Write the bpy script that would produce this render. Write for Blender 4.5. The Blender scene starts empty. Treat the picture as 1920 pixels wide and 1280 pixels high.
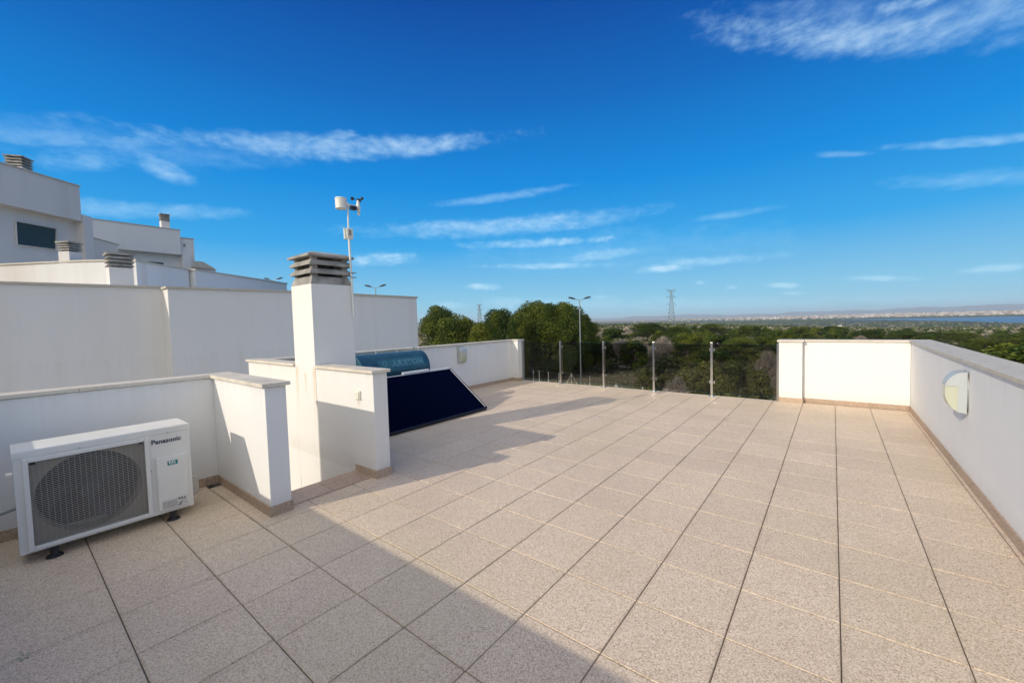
import bpy, bmesh, math, random
from mathutils import Vector, Matrix, noise as mnoise
R = math.radians
random.seed(7)
scn = bpy.context.scene

# ------------------------------------------------------------------ camera
F_PX = 762.955
FWD = Vector((-0.6188479488931795, 0.784134225963078, -0.04648367266029319))
RGT = Vector((0.7854747292317241, 0.618302173846776, -0.027053124675365973))
UPV = Vector((-0.007527674877040487, 0.053253520913041585, 0.9985526509009477))
CAM = Vector((0, 0, 1.4054))
cam = bpy.data.cameras.new("camera")
camo = bpy.data.objects.new("camera", cam)
scn.collection.objects.link(camo)
m = Matrix((RGT, UPV, -FWD)).transposed().to_4x4()
m.translation = CAM
camo.matrix_world = m
cam.sensor_fit = 'HORIZONTAL'
cam.sensor_width = 36
cam.lens = F_PX / 1920 * 36
cam.clip_start = 0.05
cam.clip_end = 80000
scn.camera = camo

SUN = Vector((-0.315, -0.95, 0.5)).normalized()   # towards the sun
SUN_EL = math.asin(SUN.z)
SUN_AZ = math.atan2(SUN.x, SUN.y)


def ray(u, v):
    return RGT * ((u - 960) / F_PX) + UPV * ((640 - v) / F_PX) + FWD


def at(u, v, depth):
    return CAM + ray(u, v) * depth


def azel(u, v):
    d = ray(u, v).normalized()
    return math.atan2(d.x, d.y), math.asin(d.z)


# ------------------------------------------------------------------ world
class NT:
    def __init__(s, t):
        s.t = t

    def n(s, kind, **kw):
        nd = s.t.nodes.new(kind)
        for k, v in kw.items():
            if k.startswith('i_'):
                nd.inputs[k[2:].replace('_', ' ')].default_value = v
            else:
                setattr(nd, k, v)
        return nd

    def l(s, a, b):
        s.t.links.new(a, b)

    def math(s, op, a, b=None, c=None, clamp=False):
        nd = s.t.nodes.new('ShaderNodeMath')
        nd.operation = op
        nd.use_clamp = clamp
        for i, x in enumerate((a, b, c)):
            if x is None:
                continue
            if isinstance(x, (int, float)):
                nd.inputs[i].default_value = x
            else:
                s.l(x, nd.inputs[i])
        return nd.outputs[0]

    def mix(s, fac, a, b, mode='MIX'):
        nd = s.t.nodes.new('ShaderNodeMix')
        nd.data_type = 'RGBA'
        nd.blend_type = mode
        for i, x in ((0, fac), (6, a), (7, b)):
            if isinstance(x, (int, float)):
                nd.inputs[i].default_value = x
            elif isinstance(x, (tuple, list)):
                nd.inputs[i].default_value = tuple(x) + (1,) * (4 - len(x))
            else:
                s.l(x, nd.inputs[i])
        return nd.outputs[2]


world = bpy.data.worlds.new("World")
scn.world = world
world.use_nodes = True
W = NT(world.node_tree)
world.node_tree.nodes.clear()
out = W.n('ShaderNodeOutputWorld')
bg = W.n('ShaderNodeBackground')
bg.inputs['Strength'].default_value = 0.125
W.l(bg.outputs[0], out.inputs[0])
sky = W.n('ShaderNodeTexSky', sky_type='NISHITA')
sky.sun_disc = False
sky.sun_elevation = SUN_EL
sky.sun_rotation = SUN_AZ
sky.altitude = 50
sky.air_density = 1.0
sky.dust_density = 0.25
sky.ozone_density = 3.0
hsv = W.n('ShaderNodeHueSaturation')
hsv.inputs['Hue'].default_value = 0.49
hsv.inputs['Saturation'].default_value = 1.28
hsv.inputs['Value'].default_value = 1.0
W.l(sky.outputs[0], hsv.inputs['Color'])
tc = W.n('ShaderNodeTexCoord')
sep = W.n('ShaderNodeSeparateXYZ')
W.l(tc.outputs['Generated'], sep.inputs[0])
azn = W.math('ARCTAN2', sep.outputs[0], sep.outputs[1])
eln = W.math('ARCSINE', sep.outputs[2])
comb = W.n('ShaderNodeCombineXYZ')
W.l(azn, comb.inputs[0])
W.l(eln, comb.inputs[1])
comb.inputs[2].default_value = 1.0
# wispy noise, stretched along the wind
mp = W.n('ShaderNodeMapping')
mp.inputs['Scale'].default_value = (6, 17, 1)
mp.inputs['Rotation'].default_value = (0, 0, R(-5))
W.l(comb.outputs[0], mp.inputs[0])
n1 = W.n('ShaderNodeTexNoise', noise_dimensions='2D')
n1.inputs['Scale'].default_value = 1.0
n1.inputs['Detail'].default_value = 8
n1.inputs['Roughness'].default_value = 0.62
n1.inputs['Distortion'].default_value = 0.6
W.l(mp.outputs[0], n1.inputs['Vector'])
mp2 = W.n('ShaderNodeMapping')
mp2.inputs['Scale'].default_value = (34, 66, 1)
W.l(comb.outputs[0], mp2.inputs[0])
n2 = W.n('ShaderNodeTexNoise', noise_dimensions='2D')
n2.inputs['Scale'].default_value = 1.0
n2.inputs['Detail'].default_value = 10
n2.inputs['Roughness'].default_value = 0.6
W.l(mp2.outputs[0], n2.inputs['Vector'])
wob = W.math('ADD', W.math('MULTIPLY', W.math('SUBTRACT', n1.outputs[0], 0.5), 2.2),
             W.math('MULTIPLY', W.math('SUBTRACT', n2.outputs[0], 0.5), 1.7))
CLOUDS = [(620, 277, 330, 24, 1, .62), (560, 262, 90, 16, 0, .5), (130, 262, 300, 20, -3, .40), (140, 298, 95, 26, -3, .42), (305, 315, 62, 20, -25, .55),
          (280, 395, 210, 17, -2, .42), (950, 368, 130, 9, 9, .42), (950, 425, 280, 20, 5, .60), (1000, 456, 150, 10, 3, .85),
          (722, 486, 75, 13, 3, 1.0), (1380, 400, 100, 8, 9, .34), (1130, 478, 80, 13, 8, .55), (1030, 499, 140, 7, 1, .65),
          (1320, 490, 140, 11, 5, .65), (1245, 503, 60, 9, 5, .85), (1600, 65, 370, 46, 3, .62), (1690, 12, 95, 18, 12, .75),
          (1860, 40, 200, 62, 8, .5), (1820, 266, 220, 11, 5, .48), (1585, 289, 65, 7, 2, .4), (1830, 335, 210, 19, 4, .36),
          (1650, 522, 75, 7, 0, .75), (1860, 504, 80, 10, 5, .65), (1470, 535, 34, 6, 0, .75), (905, 538, 36, 7, 0, .8), (935, 566, 50, 13, 0, .6),
          (850, 572, 42, 8, 0, .55), (1312, 530, 12, 5, 0, .7), (1372, 538, 13, 5, 0, .6), (1130, 557, 30, 6, 0, .45), (1490, 550, 24, 4, 0, .5),
          (1350, 560, 30, 4, 0, .3), (1640, 45, 330, 66, 2, .36), (300, 280, 330, 40, -3, .22), (1130, 470, 330, 45, 3, .20), (1200, 570, 420, 14, 0, .32), (1720, 562, 300, 13, 0, .22), (640, 255, 40, 12, 0, .55), (1700, 40, 150, 50, 5, .4)]
acc = None
for (cu, cv, L, Wd, ang, den) in CLOUDS:
    c0 = Vector(azel(cu, cv))
    ca, sa = math.cos(R(ang)), math.sin(R(ang))
    ax = Vector(azel(cu + L * ca * .5, cv - L * sa * .5)) - c0
    ay = Vector(azel(cu - Wd * sa, cv - Wd * ca)) - c0
    ax *= 2
    det = ax.x * ay.y - ax.y * ay.x
    A = Vector((ay.y, -ay.x)) / det
    B = Vector((-ax.y, ax.x)) / det
    dots = []
    for V in (A, B):
        d = W.n('ShaderNodeVectorMath', operation='DOT_PRODUCT')
        W.l(comb.outputs[0], d.inputs[0])
        d.inputs[1].default_value = (V.x, V.y, -(V.x * c0.x + V.y * c0.y))
        dots.append(d.outputs['Value'])
    p2 = W.math('MULTIPLY', dots[0], dots[0])
    r2 = W.math('MULTIPLY_ADD', dots[1], dots[1], p2)
    base = W.math('SUBTRACT', 1.45, r2)
    base = W.math('MAXIMUM', base, -6.0)
    vv = W.math('ADD', base, wob)
    sm = W.n('ShaderNodeMapRange', interpolation_type='SMOOTHSTEP')
    sm.inputs['From Min'].default_value = 0.0
    sm.inputs['From Max'].default_value = 2.8
    sm.inputs['To Max'].default_value = den
    W.l(vv, sm.inputs['Value'])
    acc = sm.outputs[0] if acc is None else W.math('MAXIMUM', acc, sm.outputs[0])
# deep winter blue that pales towards the horizon, blended over the physical sky
elr = W.n('ShaderNodeValToRGB')
els_ = elr.color_ramp.elements
SKYR = [(0, (2.7, 4.9, 6.0)), (.035, (1.8, 4.3, 5.95)), (.115, (.22, 2.75, 5.9)), (.20, (.0, 1.85, 5.25)), (.31, (.0, 1.0, 3.75)), (.42, (.0, .46, 2.5)), (1, (.0, .30, 1.7))]
while len(els_) < len(SKYR):
    els_.new(.5)
for e_, (p_, c_) in zip(els_, SKYR):
    e_.position = p_
    e_.color = tuple(x / 6 for x in c_) + (1,)
W.l(W.math('DIVIDE', eln, 1.5708, clamp=True), elr.inputs[0])
els6 = W.n('ShaderNodeVectorMath', operation='SCALE')
els6.inputs['Scale'].default_value = 6.0
W.l(elr.outputs[0], els6.inputs[0])
blue = W.mix(1.0, hsv.outputs[0], els6.outputs[0])
# bright cloud veil added in the unseen sky behind the camera, as neutral fill light
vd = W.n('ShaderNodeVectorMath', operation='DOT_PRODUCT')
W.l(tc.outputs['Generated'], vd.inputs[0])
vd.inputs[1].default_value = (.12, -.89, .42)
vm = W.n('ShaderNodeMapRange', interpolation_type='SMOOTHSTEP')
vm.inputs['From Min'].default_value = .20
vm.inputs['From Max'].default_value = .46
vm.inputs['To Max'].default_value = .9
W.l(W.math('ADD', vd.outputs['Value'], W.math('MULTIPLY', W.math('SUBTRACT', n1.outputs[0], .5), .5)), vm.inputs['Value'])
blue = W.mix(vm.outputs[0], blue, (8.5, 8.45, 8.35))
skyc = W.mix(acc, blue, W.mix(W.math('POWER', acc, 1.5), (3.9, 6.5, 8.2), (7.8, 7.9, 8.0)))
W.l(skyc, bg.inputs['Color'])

# ------------------------------------------------------------------ sun, exposure
sl = bpy.data.lights.new("sun", 'SUN')
sl.energy = 2.75
sl.angle = R(0.53)
sl.color = (1.0, 0.895, 0.74)
so = bpy.data.objects.new("sun", sl)
scn.collection.objects.link(so)
so.rotation_euler = (-SUN).to_track_quat('-Z', 'Y').to_euler()
vs = scn.view_settings
scn.display_settings.display_device = 'sRGB'
vs.view_transform = 'Standard'
vs.look = 'None'
vs.gamma = 1
vs.exposure = 0.18
vs.use_curve_mapping = False
scn.render.engine = 'CYCLES'
scn.cycles.max_bounces = 8
scn.cycles.diffuse_bounces = 4
scn.cycles.glossy_bounces = 4
scn.cycles.transparent_max_bounces = 24
scn.cycles.volume_bounces = 0
scn.cycles.sample_clamp_indirect = 0
scn.cycles.blur_glossy = 0.0
scn.cycles.use_denoising = True
scn.cycles.use_adaptive_sampling = False
scn.cycles.use_guiding = True
scn.cycles.use_surface_guiding = True
scn.cycles.use_volume_guiding = False

# ------------------------------------------------------------------ materials
MATS = {}


def mat(name, color=(.5, .5, .5), rough=.6, metal=0.0, spec=.5, fn=None):
    if name in MATS:
        return MATS[name]
    mt = bpy.data.materials.new(name)
    mt.use_nodes = True
    T = NT(mt.node_tree)
    b = mt.node_tree.nodes['Principled BSDF']
    b.inputs['Base Color'].default_value = tuple(color) + (1,)
    b.inputs['Roughness'].default_value = rough
    b.inputs['Metallic'].default_value = metal
    b.inputs['Specular IOR Level'].default_value = spec
    if fn:
        fn(T, b)
    MATS[name] = mt
    return mt


def pos(T):
    return T.n('ShaderNodeNewGeometry').outputs['Position']


def noise(T, scale, detail=3, rough=.5, vec=None, dist=0):
    nd = T.n('ShaderNodeTexNoise')
    nd.inputs['Scale'].default_value = scale
    nd.inputs['Detail'].default_value = detail
    nd.inputs['Roughness'].default_value = rough
    nd.inputs['Distortion'].default_value = dist
    T.l(vec if vec is not None else pos(T), nd.inputs['Vector'])
    return nd.outputs[0]


def ramp(T, fac, stops, interp='LINEAR'):
    nd = T.n('ShaderNodeValToRGB')
    nd.color_ramp.interpolation = interp
    els = nd.color_ramp.elements
    while len(els) < len(stops):
        els.new(.5)
    for e, (p_, c_) in zip(els, stops):
        e.position = p_
        e.color = tuple(c_) + (1,) if len(c_) == 3 else c_
    T.l(fac, nd.inputs[0])
    return nd.outputs[0]


def bump(T, b, h, strength=.3, dist=.01):
    nd = T.n('ShaderNodeBump')
    nd.inputs['Strength'].default_value = strength
    nd.inputs['Distance'].default_value = dist
    T.l(h, nd.inputs['Height'])
    T.l(nd.outputs[0], b.inputs['Normal'])


def scaled(T, sx, sy, sz):
    mpn = T.n('ShaderNodeMapping')
    mpn.inputs['Scale'].default_value = (sx, sy, sz)
    T.l(pos(T), mpn.inputs[0])
    return mpn.outputs[0]


def plaster_fn(col, streak=.10, sc=1.0):
    def fn(T, b):
        dirt = noise(T, 1.1 * sc, 5, .6)
        c = T.mix(T.math('MULTIPLY', ramp(T, dirt, [(.4, (0, 0, 0)), (.75, (1, 1, 1))]), .18), col, tuple(x * .86 for x in col))
        st = noise(T, 1.0, 4, .55, scaled(T, 5 * sc, 5 * sc, .35 * sc))
        c = T.mix(T.math('MULTIPLY', ramp(T, st, [(.52, (0, 0, 0)), (.8, (1, 1, 1))]), streak), c, (.42, .37, .29))
        # grime washed down from under the coping
        spz = T.n('ShaderNodeSeparateXYZ')
        T.l(pos(T), spz.inputs[0])
        zz = T.math('DIVIDE', T.math('SUBTRACT', spz.outputs[2], .35), .62, clamp=True)
        zz = T.math('MULTIPLY', T.math('POWER', zz, 3), T.math('LESS_THAN', spz.outputs[2], 1.0))
        s2 = noise(T, 1.0, 5, .7, scaled(T, 13, 13, .5))
        kk = T.math('MULTIPLY', ramp(T, s2, [(.45, (0, 0, 0)), (.72, (1, 1, 1))]), T.math('MULTIPLY', zz, .17))
        c = T.mix(kk, c, (.36, .32, .25))
        lo = T.math('SUBTRACT', 1.0, T.math('DIVIDE', T.math('SUBTRACT', spz.outputs[2], .07), .13), clamp=True)
        kl = T.math('MULTIPLY', T.math('MULTIPLY', lo, T.math('GREATER_THAN', spz.outputs[2], 0.0)), T.math('MULTIPLY', noise(T, 7, 5, .7), .30))
        c = T.mix(kl, c, (.40, .33, .25))
        T.l(c, b.inputs['Base Color'])
        g = T.math('ADD', noise(T, 230, 2, .6), T.math('MULTIPLY', noise(T, 5, 4, .55), 2.2))
        bump(T, b, g, .55, .0018)
    return fn


def stain_fn(col):
    # rusty runs that start below the coping beside the chimney
    base = plaster_fn(col, .06)

    def fn(T, b):
        base(T, b)
        src = b.inputs['Base Color'].links[0].from_socket
        sp = T.n('ShaderNodeSeparateXYZ')
        T.l(pos(T), sp.inputs[0])
        tot = None
        for x0, w, zt, zl in ((-4.80, .045, .97, .55), (-4.40, .05, .97, .6), (-3.55, .03, .72, .12), (-4.60, .03, .9, .3)):
            a = T.math('ABSOLUTE', T.math('SUBTRACT', sp.outputs[0], x0))
            a = T.math('SUBTRACT', 1.0, T.math('DIVIDE', a, w), clamp=True)
            z = T.math('DIVIDE', T.math('SUBTRACT', sp.outputs[2], zt - zl), zl, clamp=True)
            up = T.math('LESS_THAN', sp.outputs[2], zt)
            k = T.math('MULTIPLY', T.math('MULTIPLY', a, z), up)
            tot = k if tot is None else T.math('MAXIMUM', tot, k)
        nn = noise(T, 9, 4, .6)
        k = T.math('MULTIPLY', tot, T.math('MULTIPLY', nn, 1.25))
        T.l(T.mix(k, src, (.62, .44, .22)), b.inputs['Base Color'])
    return fn


M_WALL = mat('white_plaster', rough=.9, spec=.2, fn=plaster_fn((.76, .755, .735), .07))
M_STAIR = mat('stained_plaster', rough=.9, spec=.2, fn=stain_fn((.74, .73, .70)))
M_NEI = mat('neighbour_plaster', rough=.9, spec=.2, fn=plaster_fn((.70, .69, .67), .2, .5))
M_NEI2 = mat('far_plaster', rough=.9, spec=.2, fn=plaster_fn((.64, .62, .60), .25, .4))


def terrazzo_fn(cols, vary=.09, dirt=(.40, .30, .22)):
    def fn(T, b):
        v1 = T.n('ShaderNodeTexVoronoi')
        v1.inputs['Scale'].default_value = 240
        T.l(pos(T), v1.inputs['Vector'])
        sr = T.n('ShaderNodeSeparateXYZ')
        T.l(v1.outputs['Color'], sr.inputs[0])
        c = ramp(T, sr.outputs[0], [(0, cols[0]), (.18, cols[1]), (.45, cols[2]), (.75, cols[3]), (1, cols[4])])
        # one random tone per 0.4 m tile
        mpn = T.n('ShaderNodeMapping')
        mpn.inputs['Location'].default_value = (-TX0 / .4, -TY0 / .4, 0)
        mpn.inputs['Scale'].default_value = (2.5, 2.5, 0)
        T.l(pos(T), mpn.inputs[0])
        fl_ = T.n('ShaderNodeVectorMath', operation='FLOOR')
        T.l(mpn.outputs[0], fl_.inputs[0])
        wn = T.n('ShaderNodeTexWhiteNoise')
        T.l(fl_.outputs[0], wn.inputs['Vector'])
        tone = T.math('MULTIPLY_ADD', wn.outputs['Value'], vary, 1 - vary * .5)
        mulc = T.n('ShaderNodeVectorMath', operation='SCALE')
        T.l(c, mulc.inputs[0])
        T.l(tone, mulc.inputs['Scale'])
        big = noise(T, .9, 5, .6)
        k = T.math('MULTIPLY', ramp(T, big, [(.42, (0, 0, 0)), (.75, (1, 1, 1))]), .30)
        c2 = T.mix(k, mulc.outputs[0], dirt)
        hue = noise(T, .55, 4, .6, scaled(T, 1, 1, 1))
        c2 = T.mix(T.math('MULTIPLY', ramp(T, hue, [(.5, (0, 0, 0)), (.66, (1, 1, 1))]), .22), c2, (.52, .46, .26))
        # dirt gathered along the tile edges
        fr_ = T.n('ShaderNodeVectorMath', operation='FRACTION')
        T.l(mpn.outputs[0], fr_.inputs[0])
        sf = T.n('ShaderNodeSeparateXYZ')
        T.l(fr_.outputs[0], sf.inputs[0])
        ex = T.math('SUBTRACT', .5, T.math('ABSOLUTE', T.math('SUBTRACT', sf.outputs[0], .5)))
        ey = T.math('SUBTRACT', .5, T.math('ABSOLUTE', T.math('SUBTRACT', sf.outputs[1], .5)))
        ed = T.math('SUBTRACT', 1.0, T.math('DIVIDE', T.math('MINIMUM', ex, ey), .045), clamp=True)
        ke = T.math('MULTIPLY', T.math('MULTIPLY', ed, ramp(T, noise(T, 3.2, 5, .7), [(.38, (0, 0, 0)), (.7, (1, 1, 1))])), .42)
        c2 = T.mix(ke, c2, (.24, .19, .14))
        blot = noise(T, 14, 5, .7)
        k2 = T.math('MULTIPLY', ramp(T, blot, [(.60, (0, 0, 0)), (.78, (1, 1, 1))]), .16)
        c3 = T.mix(k2, c2, (.30, .22, .16))
        T.l(c3, b.inputs['Base Color'])
        g = noise(T, 330, 2, .6)
        bump(T, b, g, .4, .0012)
    return fn


TX0, TY0, TS = 0.0376, 1.509, 0.4
M_FLOOR = mat('terrazzo', rough=.62, spec=.3, fn=terrazzo_fn([(.34, .245, .165), (.54, .42, .30), (.68, .545, .405), (.755, .615, .465), (.86, .73, .58)]))
M_SKIRT = mat('terrazzo_skirting', rough=.6, spec=.3, fn=terrazzo_fn([(.20, .12, .08), (.33, .22, .15), (.45, .33, .24), (.52, .41, .31), (.62, .52, .42)], .2))
M_STEP = mat('marble_step', rough=.4, spec=.4, fn=terrazzo_fn([(.16, .09, .07), (.30, .18, .14), (.42, .30, .24), (.50, .38, .31), (.6, .48, .4)], .1))


def coping_fn(T, b):
    n_ = noise(T, 3.5, 6, .6, dist=.5)
    c = ramp(T, n_, [(.25, (.50, .44, .35)), (.55, (.66, .60, .50)), (.8, (.72, .67, .58))])
    s = noise(T, 60, 3, .6)
    c = T.mix(T.math('MULTIPLY', ramp(T, s, [(.5, (0, 0, 0)), (.75, (1, 1, 1))]), .3), c, (.36, .31, .25))
    T.l(c, b.inputs['Base Color'])


M_COP = mat('coping_stone', rough=.55, spec=.35, fn=coping_fn)
M_GREYCOP = mat('grey_coping', rough=.6, fn=lambda T, b: T.l(ramp(T, noise(T, 12, 5, .6), [(.3, (.42, .385, .32)), (.7, (.56, .52, .44))]), b.inputs['Base Color']))


def concrete_fn(T, b):
    n_ = noise(T, 6, 7, .65)
    c = ramp(T, n_, [(.3, (.17, .16, .14)), (.55, (.33, .318, .29)), (.75, (.43, .415, .385))])
    T.l(c, b.inputs['Base Color'])
    bump(T, b, noise(T, 90, 4, .6), .5, .003)


M_CONC = mat('weathered_concrete', rough=.9, spec=.2, fn=concrete_fn)
M_ACW = mat('ac_white', (.74, .73, .68), .42, fn=lambda T, b: T.l(ramp(T, noise(T, 3, 5, .6), [(.3, (.76, .75, .70)), (.75, (.69, .675, .62))]), b.inputs['Base Color']))
M_GRILLE = mat('grille_cream', (.43, .41, .36), .45)
M_DARK = mat('fan_recess', (.012, .015, .025), .5)
M_FAN = mat('fan_blade', (.022, .027, .042), .45)
M_FINS = mat('condenser_fins', (.30, .255, .20), .6, .0)
M_BLACK = mat('black_rubber', (.02, .02, .022), .6)
M_INK = mat('dark_blue_ink', (.015, .03, .06), .5)
M_TEAL = mat('teal_sticker', (.0, .20, .19), .4)
M_WPRINT = mat('white_print', (.8, .82, .8), .5)
M_STICK = mat('rating_sticker', (.66, .65, .60), .5)
M_STEEL = mat('brushed_steel', (.46, .455, .44), .21, 1.0)
M_GALV = mat('galvanised', (.42, .44, .45), .42, .8)


def panel_fn(T, b):
    b.inputs['Coat Weight'].default_value = 0.6
    b.inputs['Coat Roughness'].default_value = 0.05


M_PANEL = mat('solar_absorber', (.0008, .0013, .008), .22, spec=.07)
M_PFRAME = mat('panel_frame', (.03, .035, .05), .35, .6)
M_ALU = mat('aluminium', (.62, .63, .64), .5, .3)


def tank_fn(T, b):
    n_ = noise(T, 5, 6, .65)
    c = ramp(T, n_, [(.3, (.028, .095, .135)), (.6, (.048, .14, .185)), (.8, (.10, .20, .25))])
    T.l(c, b.inputs['Base Color'])
    T.l(ramp(T, noise(T, 8, 5, .6), [(.3, (.3, .3, .3)), (.8, (.55, .55, .55))]), b.inputs['Roughness'])


M_TANK = mat('tank_paint', (.05, .20, .30), .38, .35, fn=tank_fn)
M_TANKTXT = mat('tank_lettering', (.11, .26, .32), .5)
M_TANKLAB = mat('tank_label', (.04, .145, .19), .5)
M_HOOD = mat('lamp_hood', (.44, .48, .49), .5, .0)
M_DIFF = mat('lamp_diffuser', (.50, .52, .40), .35)
M_OUT = mat('outlet_plastic', (.72, .72, .60), .4)
M_WSW = mat('station_white', (.72, .72, .66), .45)
M_WSB = mat('station_black', (.02, .022, .025), .45)
M_SHUT = mat('roller_shutter', (.03, .07, .08), .5, fn=lambda T, b: bump(T, b, T.math('SINE', T.math('MULTIPLY', (lambda s: (T.l(pos(T), s.inputs[0]), s.outputs[2])[1])(T.n('ShaderNodeSeparateXYZ')), 140)), .6, .01))
M_LAMPPOLE = mat('lamp_post_paint', (.30, .33, .34), .4, .5)
M_LAMPHEAD = mat('lamp_head', (.05, .06, .065), .4)
M_PYLON = mat('pylon_steel', (.22, .28, .30), .5, .4)
M_TRUNK = mat('bark', rough=.9, fn=lambda T, b: T.l(ramp(T, noise(T, 6, 5, .6), [(.3, (.07, .05, .035)), (.7, (.16, .12, .09))]), b.inputs['Base Color']))
M_TWIG = mat('bare_twigs', rough=.9, fn=lambda T, b: T.l(ramp(T, T.n('ShaderNodeVertexColor', layer_name='tone').outputs[0], [(0, (.15, .13, .105)), (1, (.40, .35, .29))]), b.inputs['Base Color']))


def leaf_fn(a, c_, d):
    def fn(T, b):
        vc = T.n('ShaderNodeVertexColor', layer_name='tone').outputs[0]
        oi = T.n('ShaderNodeObjectInfo').outputs['Random']
        f_ = T.math('ADD', T.math('MULTIPLY', vc, .75), T.math('MULTIPLY', oi, .25))
        T.l(ramp(T, f_, [(0, a), (.5, c_), (1, d)]), b.inputs['Base Color'])
    return fn


M_PINE = mat('pine_needles', rough=.6, spec=.15, fn=leaf_fn((.010, .026, .004), (.050, .079, .010), (.165, .172, .020)))
M_SHRUB = mat('shrub_leaves', rough=.6, spec=.15, fn=leaf_fn((.045, .055, .014), (.115, .125, .032), (.21, .205, .06)))
M_DARKLEAF = mat('dark_leaves', rough=.6, spec=.15, fn=leaf_fn((.012, .022, .006), (.032, .048, .010), (.07, .08, .018)))
M_FARLEAF = mat('far_leaves', rough=.8, spec=.1, fn=lambda T, b: T.l(ramp(T, T.n('ShaderNodeVertexColor', layer_name='tone').outputs[0],
                [(0, (.034, .055, .018)), (.45, (.090, .115, .032)), (.7, (.16, .175, .065)), (.85, (.24, .21, .16)), (1, (.33, .29, .24))]), b.inputs['Base Color']))


def glass_mat():
    mt = bpy.data.materials.new('tinted_glass')
    mt.use_nodes = True
    t = mt.node_tree
    t.nodes.clear()
    T = NT(t)
    o = T.n('ShaderNodeOutputMaterial')
    tr = T.n('ShaderNodeBsdfTransparent')
    tr.inputs[0].default_value = (.67, .67, .67, 1)
    gl = T.n('ShaderNodeBsdfGlossy')
    gl.inputs['Roughness'].default_value = .01
    fr = T.n('ShaderNodeFresnel')
    fr.inputs['IOR'].default_value = 1.25
    ms = T.n('ShaderNodeMixShader')
    T.l(fr.outputs[0], ms.inputs[0])
    T.l(tr.outputs[0], ms.inputs[1])
    T.l(gl.outputs[0], ms.inputs[2])
    T.l(ms.outputs[0], o.inputs[0])
    MATS['tinted_glass'] = mt
    return mt


M_GLASS = glass_mat()

# ------------------------------------------------------------------ mesh helpers


class MB:
    def __init__(s):
        s.v = []
        s.f = []
        s.tone = []

    def face(s, pts, tone=None):
        i = len(s.v)
        s.v.extend([tuple(p) for p in pts])
        s.f.append(tuple(range(i, i + len(pts))))
        s.tone.append(tone)

    def add(s, vs, fs):
        i = len(s.v)
        s.v.extend([tuple(p) for p in vs])
        for f in fs:
            s.f.append(tuple(i + k for k in f))
            s.tone.append(None)

    def box(s, x0, x1, y0, y1, z0, z1, M=None):
        vs = [Vector((x, y, z)) for z in (z0, z1) for y in (y0, y1) for x in (x0, x1)]
        if M is not None:
            vs = [M @ v for v in vs]
        s.add(vs, [(0, 2, 3, 1), (4, 5, 7, 6), (0, 1, 5, 4), (2, 6, 7, 3), (0, 4, 6, 2), (1, 3, 7, 5)])

    def frustum(s, x0, x1, y0, y1, z0, z1, dx, dy=None):
        dy = dx if dy is None else dy
        vs = [(x0, y0, z0), (x1, y0, z0), (x1, y1, z0), (x0, y1, z0), (x0 + dx, y0 + dy, z1), (x1 - dx, y0 + dy, z1), (x1 - dx, y1 - dy, z1), (x0 + dx, y1 - dy, z1)]
        s.add(vs, [(3, 2, 1, 0), (4, 5, 6, 7), (0, 1, 5, 4), (1, 2, 6, 5), (2, 3, 7, 6), (3, 0, 4, 7)])

    def prism(s, base, top):
        n = len(base)
        s.add(list(base) + list(top), [tuple(reversed(range(n))), tuple(range(n, 2 * n))] + [(i, (i + 1) % n, n + (i + 1) % n, n + i) for i in range(n)])

    def tube(s, a, b, r0, r1=None, n=8, caps=True):
        a, b = Vector(a), Vector(b)
        r1 = r0 if r1 is None else r1
        d = (b - a)
        if d.length < 1e-6:
            return
        q = d.to_track_quat('Z', 'Y')
        A = [a + q @ Vector((r0 * math.cos(2 * math.pi * k / n), r0 * math.sin(2 * math.pi * k / n), 0)) for k in range(n)]
        B = [b + q @ Vector((r1 * math.cos(2 * math.pi * k / n), r1 * math.sin(2 * math.pi * k / n), 0)) for k in range(n)]
        fs = [(i, (i + 1) % n, n + (i + 1) % n, n + i) for i in range(n)]
        if caps:
            fs += [tuple(reversed(range(n))), tuple(range(n, 2 * n))]
        s.add(A + B, fs)

    def path(s, pts, r, n=8):
        for a, b in zip(pts[:-1], pts[1:]):
            s.tube(a, b, r, r, n)

    def build(s, name, material, parent=None, bevel=0, smooth=False, tones=False):
        me = bpy.data.meshes.new(name)
        me.from_pydata(s.v, [], s.f)
        me.update()
        if tones:
            ca = me.color_attributes.new('tone', 'FLOAT_COLOR', 'POINT')
            arr = [0.0] * (4 * len(s.v))
            for f, t in zip(s.f, s.tone):
                t = .5 if t is None else t
                for i in f:
                    arr[4 * i] = arr[4 * i + 1] = arr[4 * i + 2] = t
                    arr[4 * i + 3] = 1
            ca.data.foreach_set('color', arr)
        else:
            bm = bmesh.new()
            bm.from_mesh(me)
            bmesh.ops.recalc_face_normals(bm, faces=bm.faces)
            if bevel:
                bmesh.ops.remove_doubles(bm, verts=bm.verts, dist=1e-6)
                es = [e for e in bm.edges if len(e.link_faces) == 2 and e.calc_face_angle(0) > .5]
                bmesh.ops.bevel(bm, geom=es, offset=bevel, segments=2, profile=.6, affect='EDGES', clamp_overlap=True)
            bm.to_mesh(me)
            bm.free()
        if smooth:
            for p_ in me.polygons:
                p_.use_smooth = True
        me.materials.append(material)
        o = bpy.data.objects.new(name, me)
        scn.collection.objects.link(o)
        if parent:
            o.parent = parent
            o.matrix_parent_inverse = Matrix.Translation(-parent.location) if parent.type == 'EMPTY' and parent.parent is None else Matrix()
        return o


def tag(o, label=None, cat=None, group=None, kind=None):
    if label:
        o['label'] = label
    if cat:
        o['category'] = cat
    if group:
        o['group'] = group
    if kind:
        o['kind'] = kind
    return o


def thing(name, label, cat, loc, group=None):
    """Empty at the thing's base; parts are modelled in world coordinates and parented with an inverse."""
    o = bpy.data.objects.new(name, None)
    scn.collection.objects.link(o)
    o.location = loc
    o.empty_display_size = .2
    return tag(o, label, cat, group)


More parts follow.
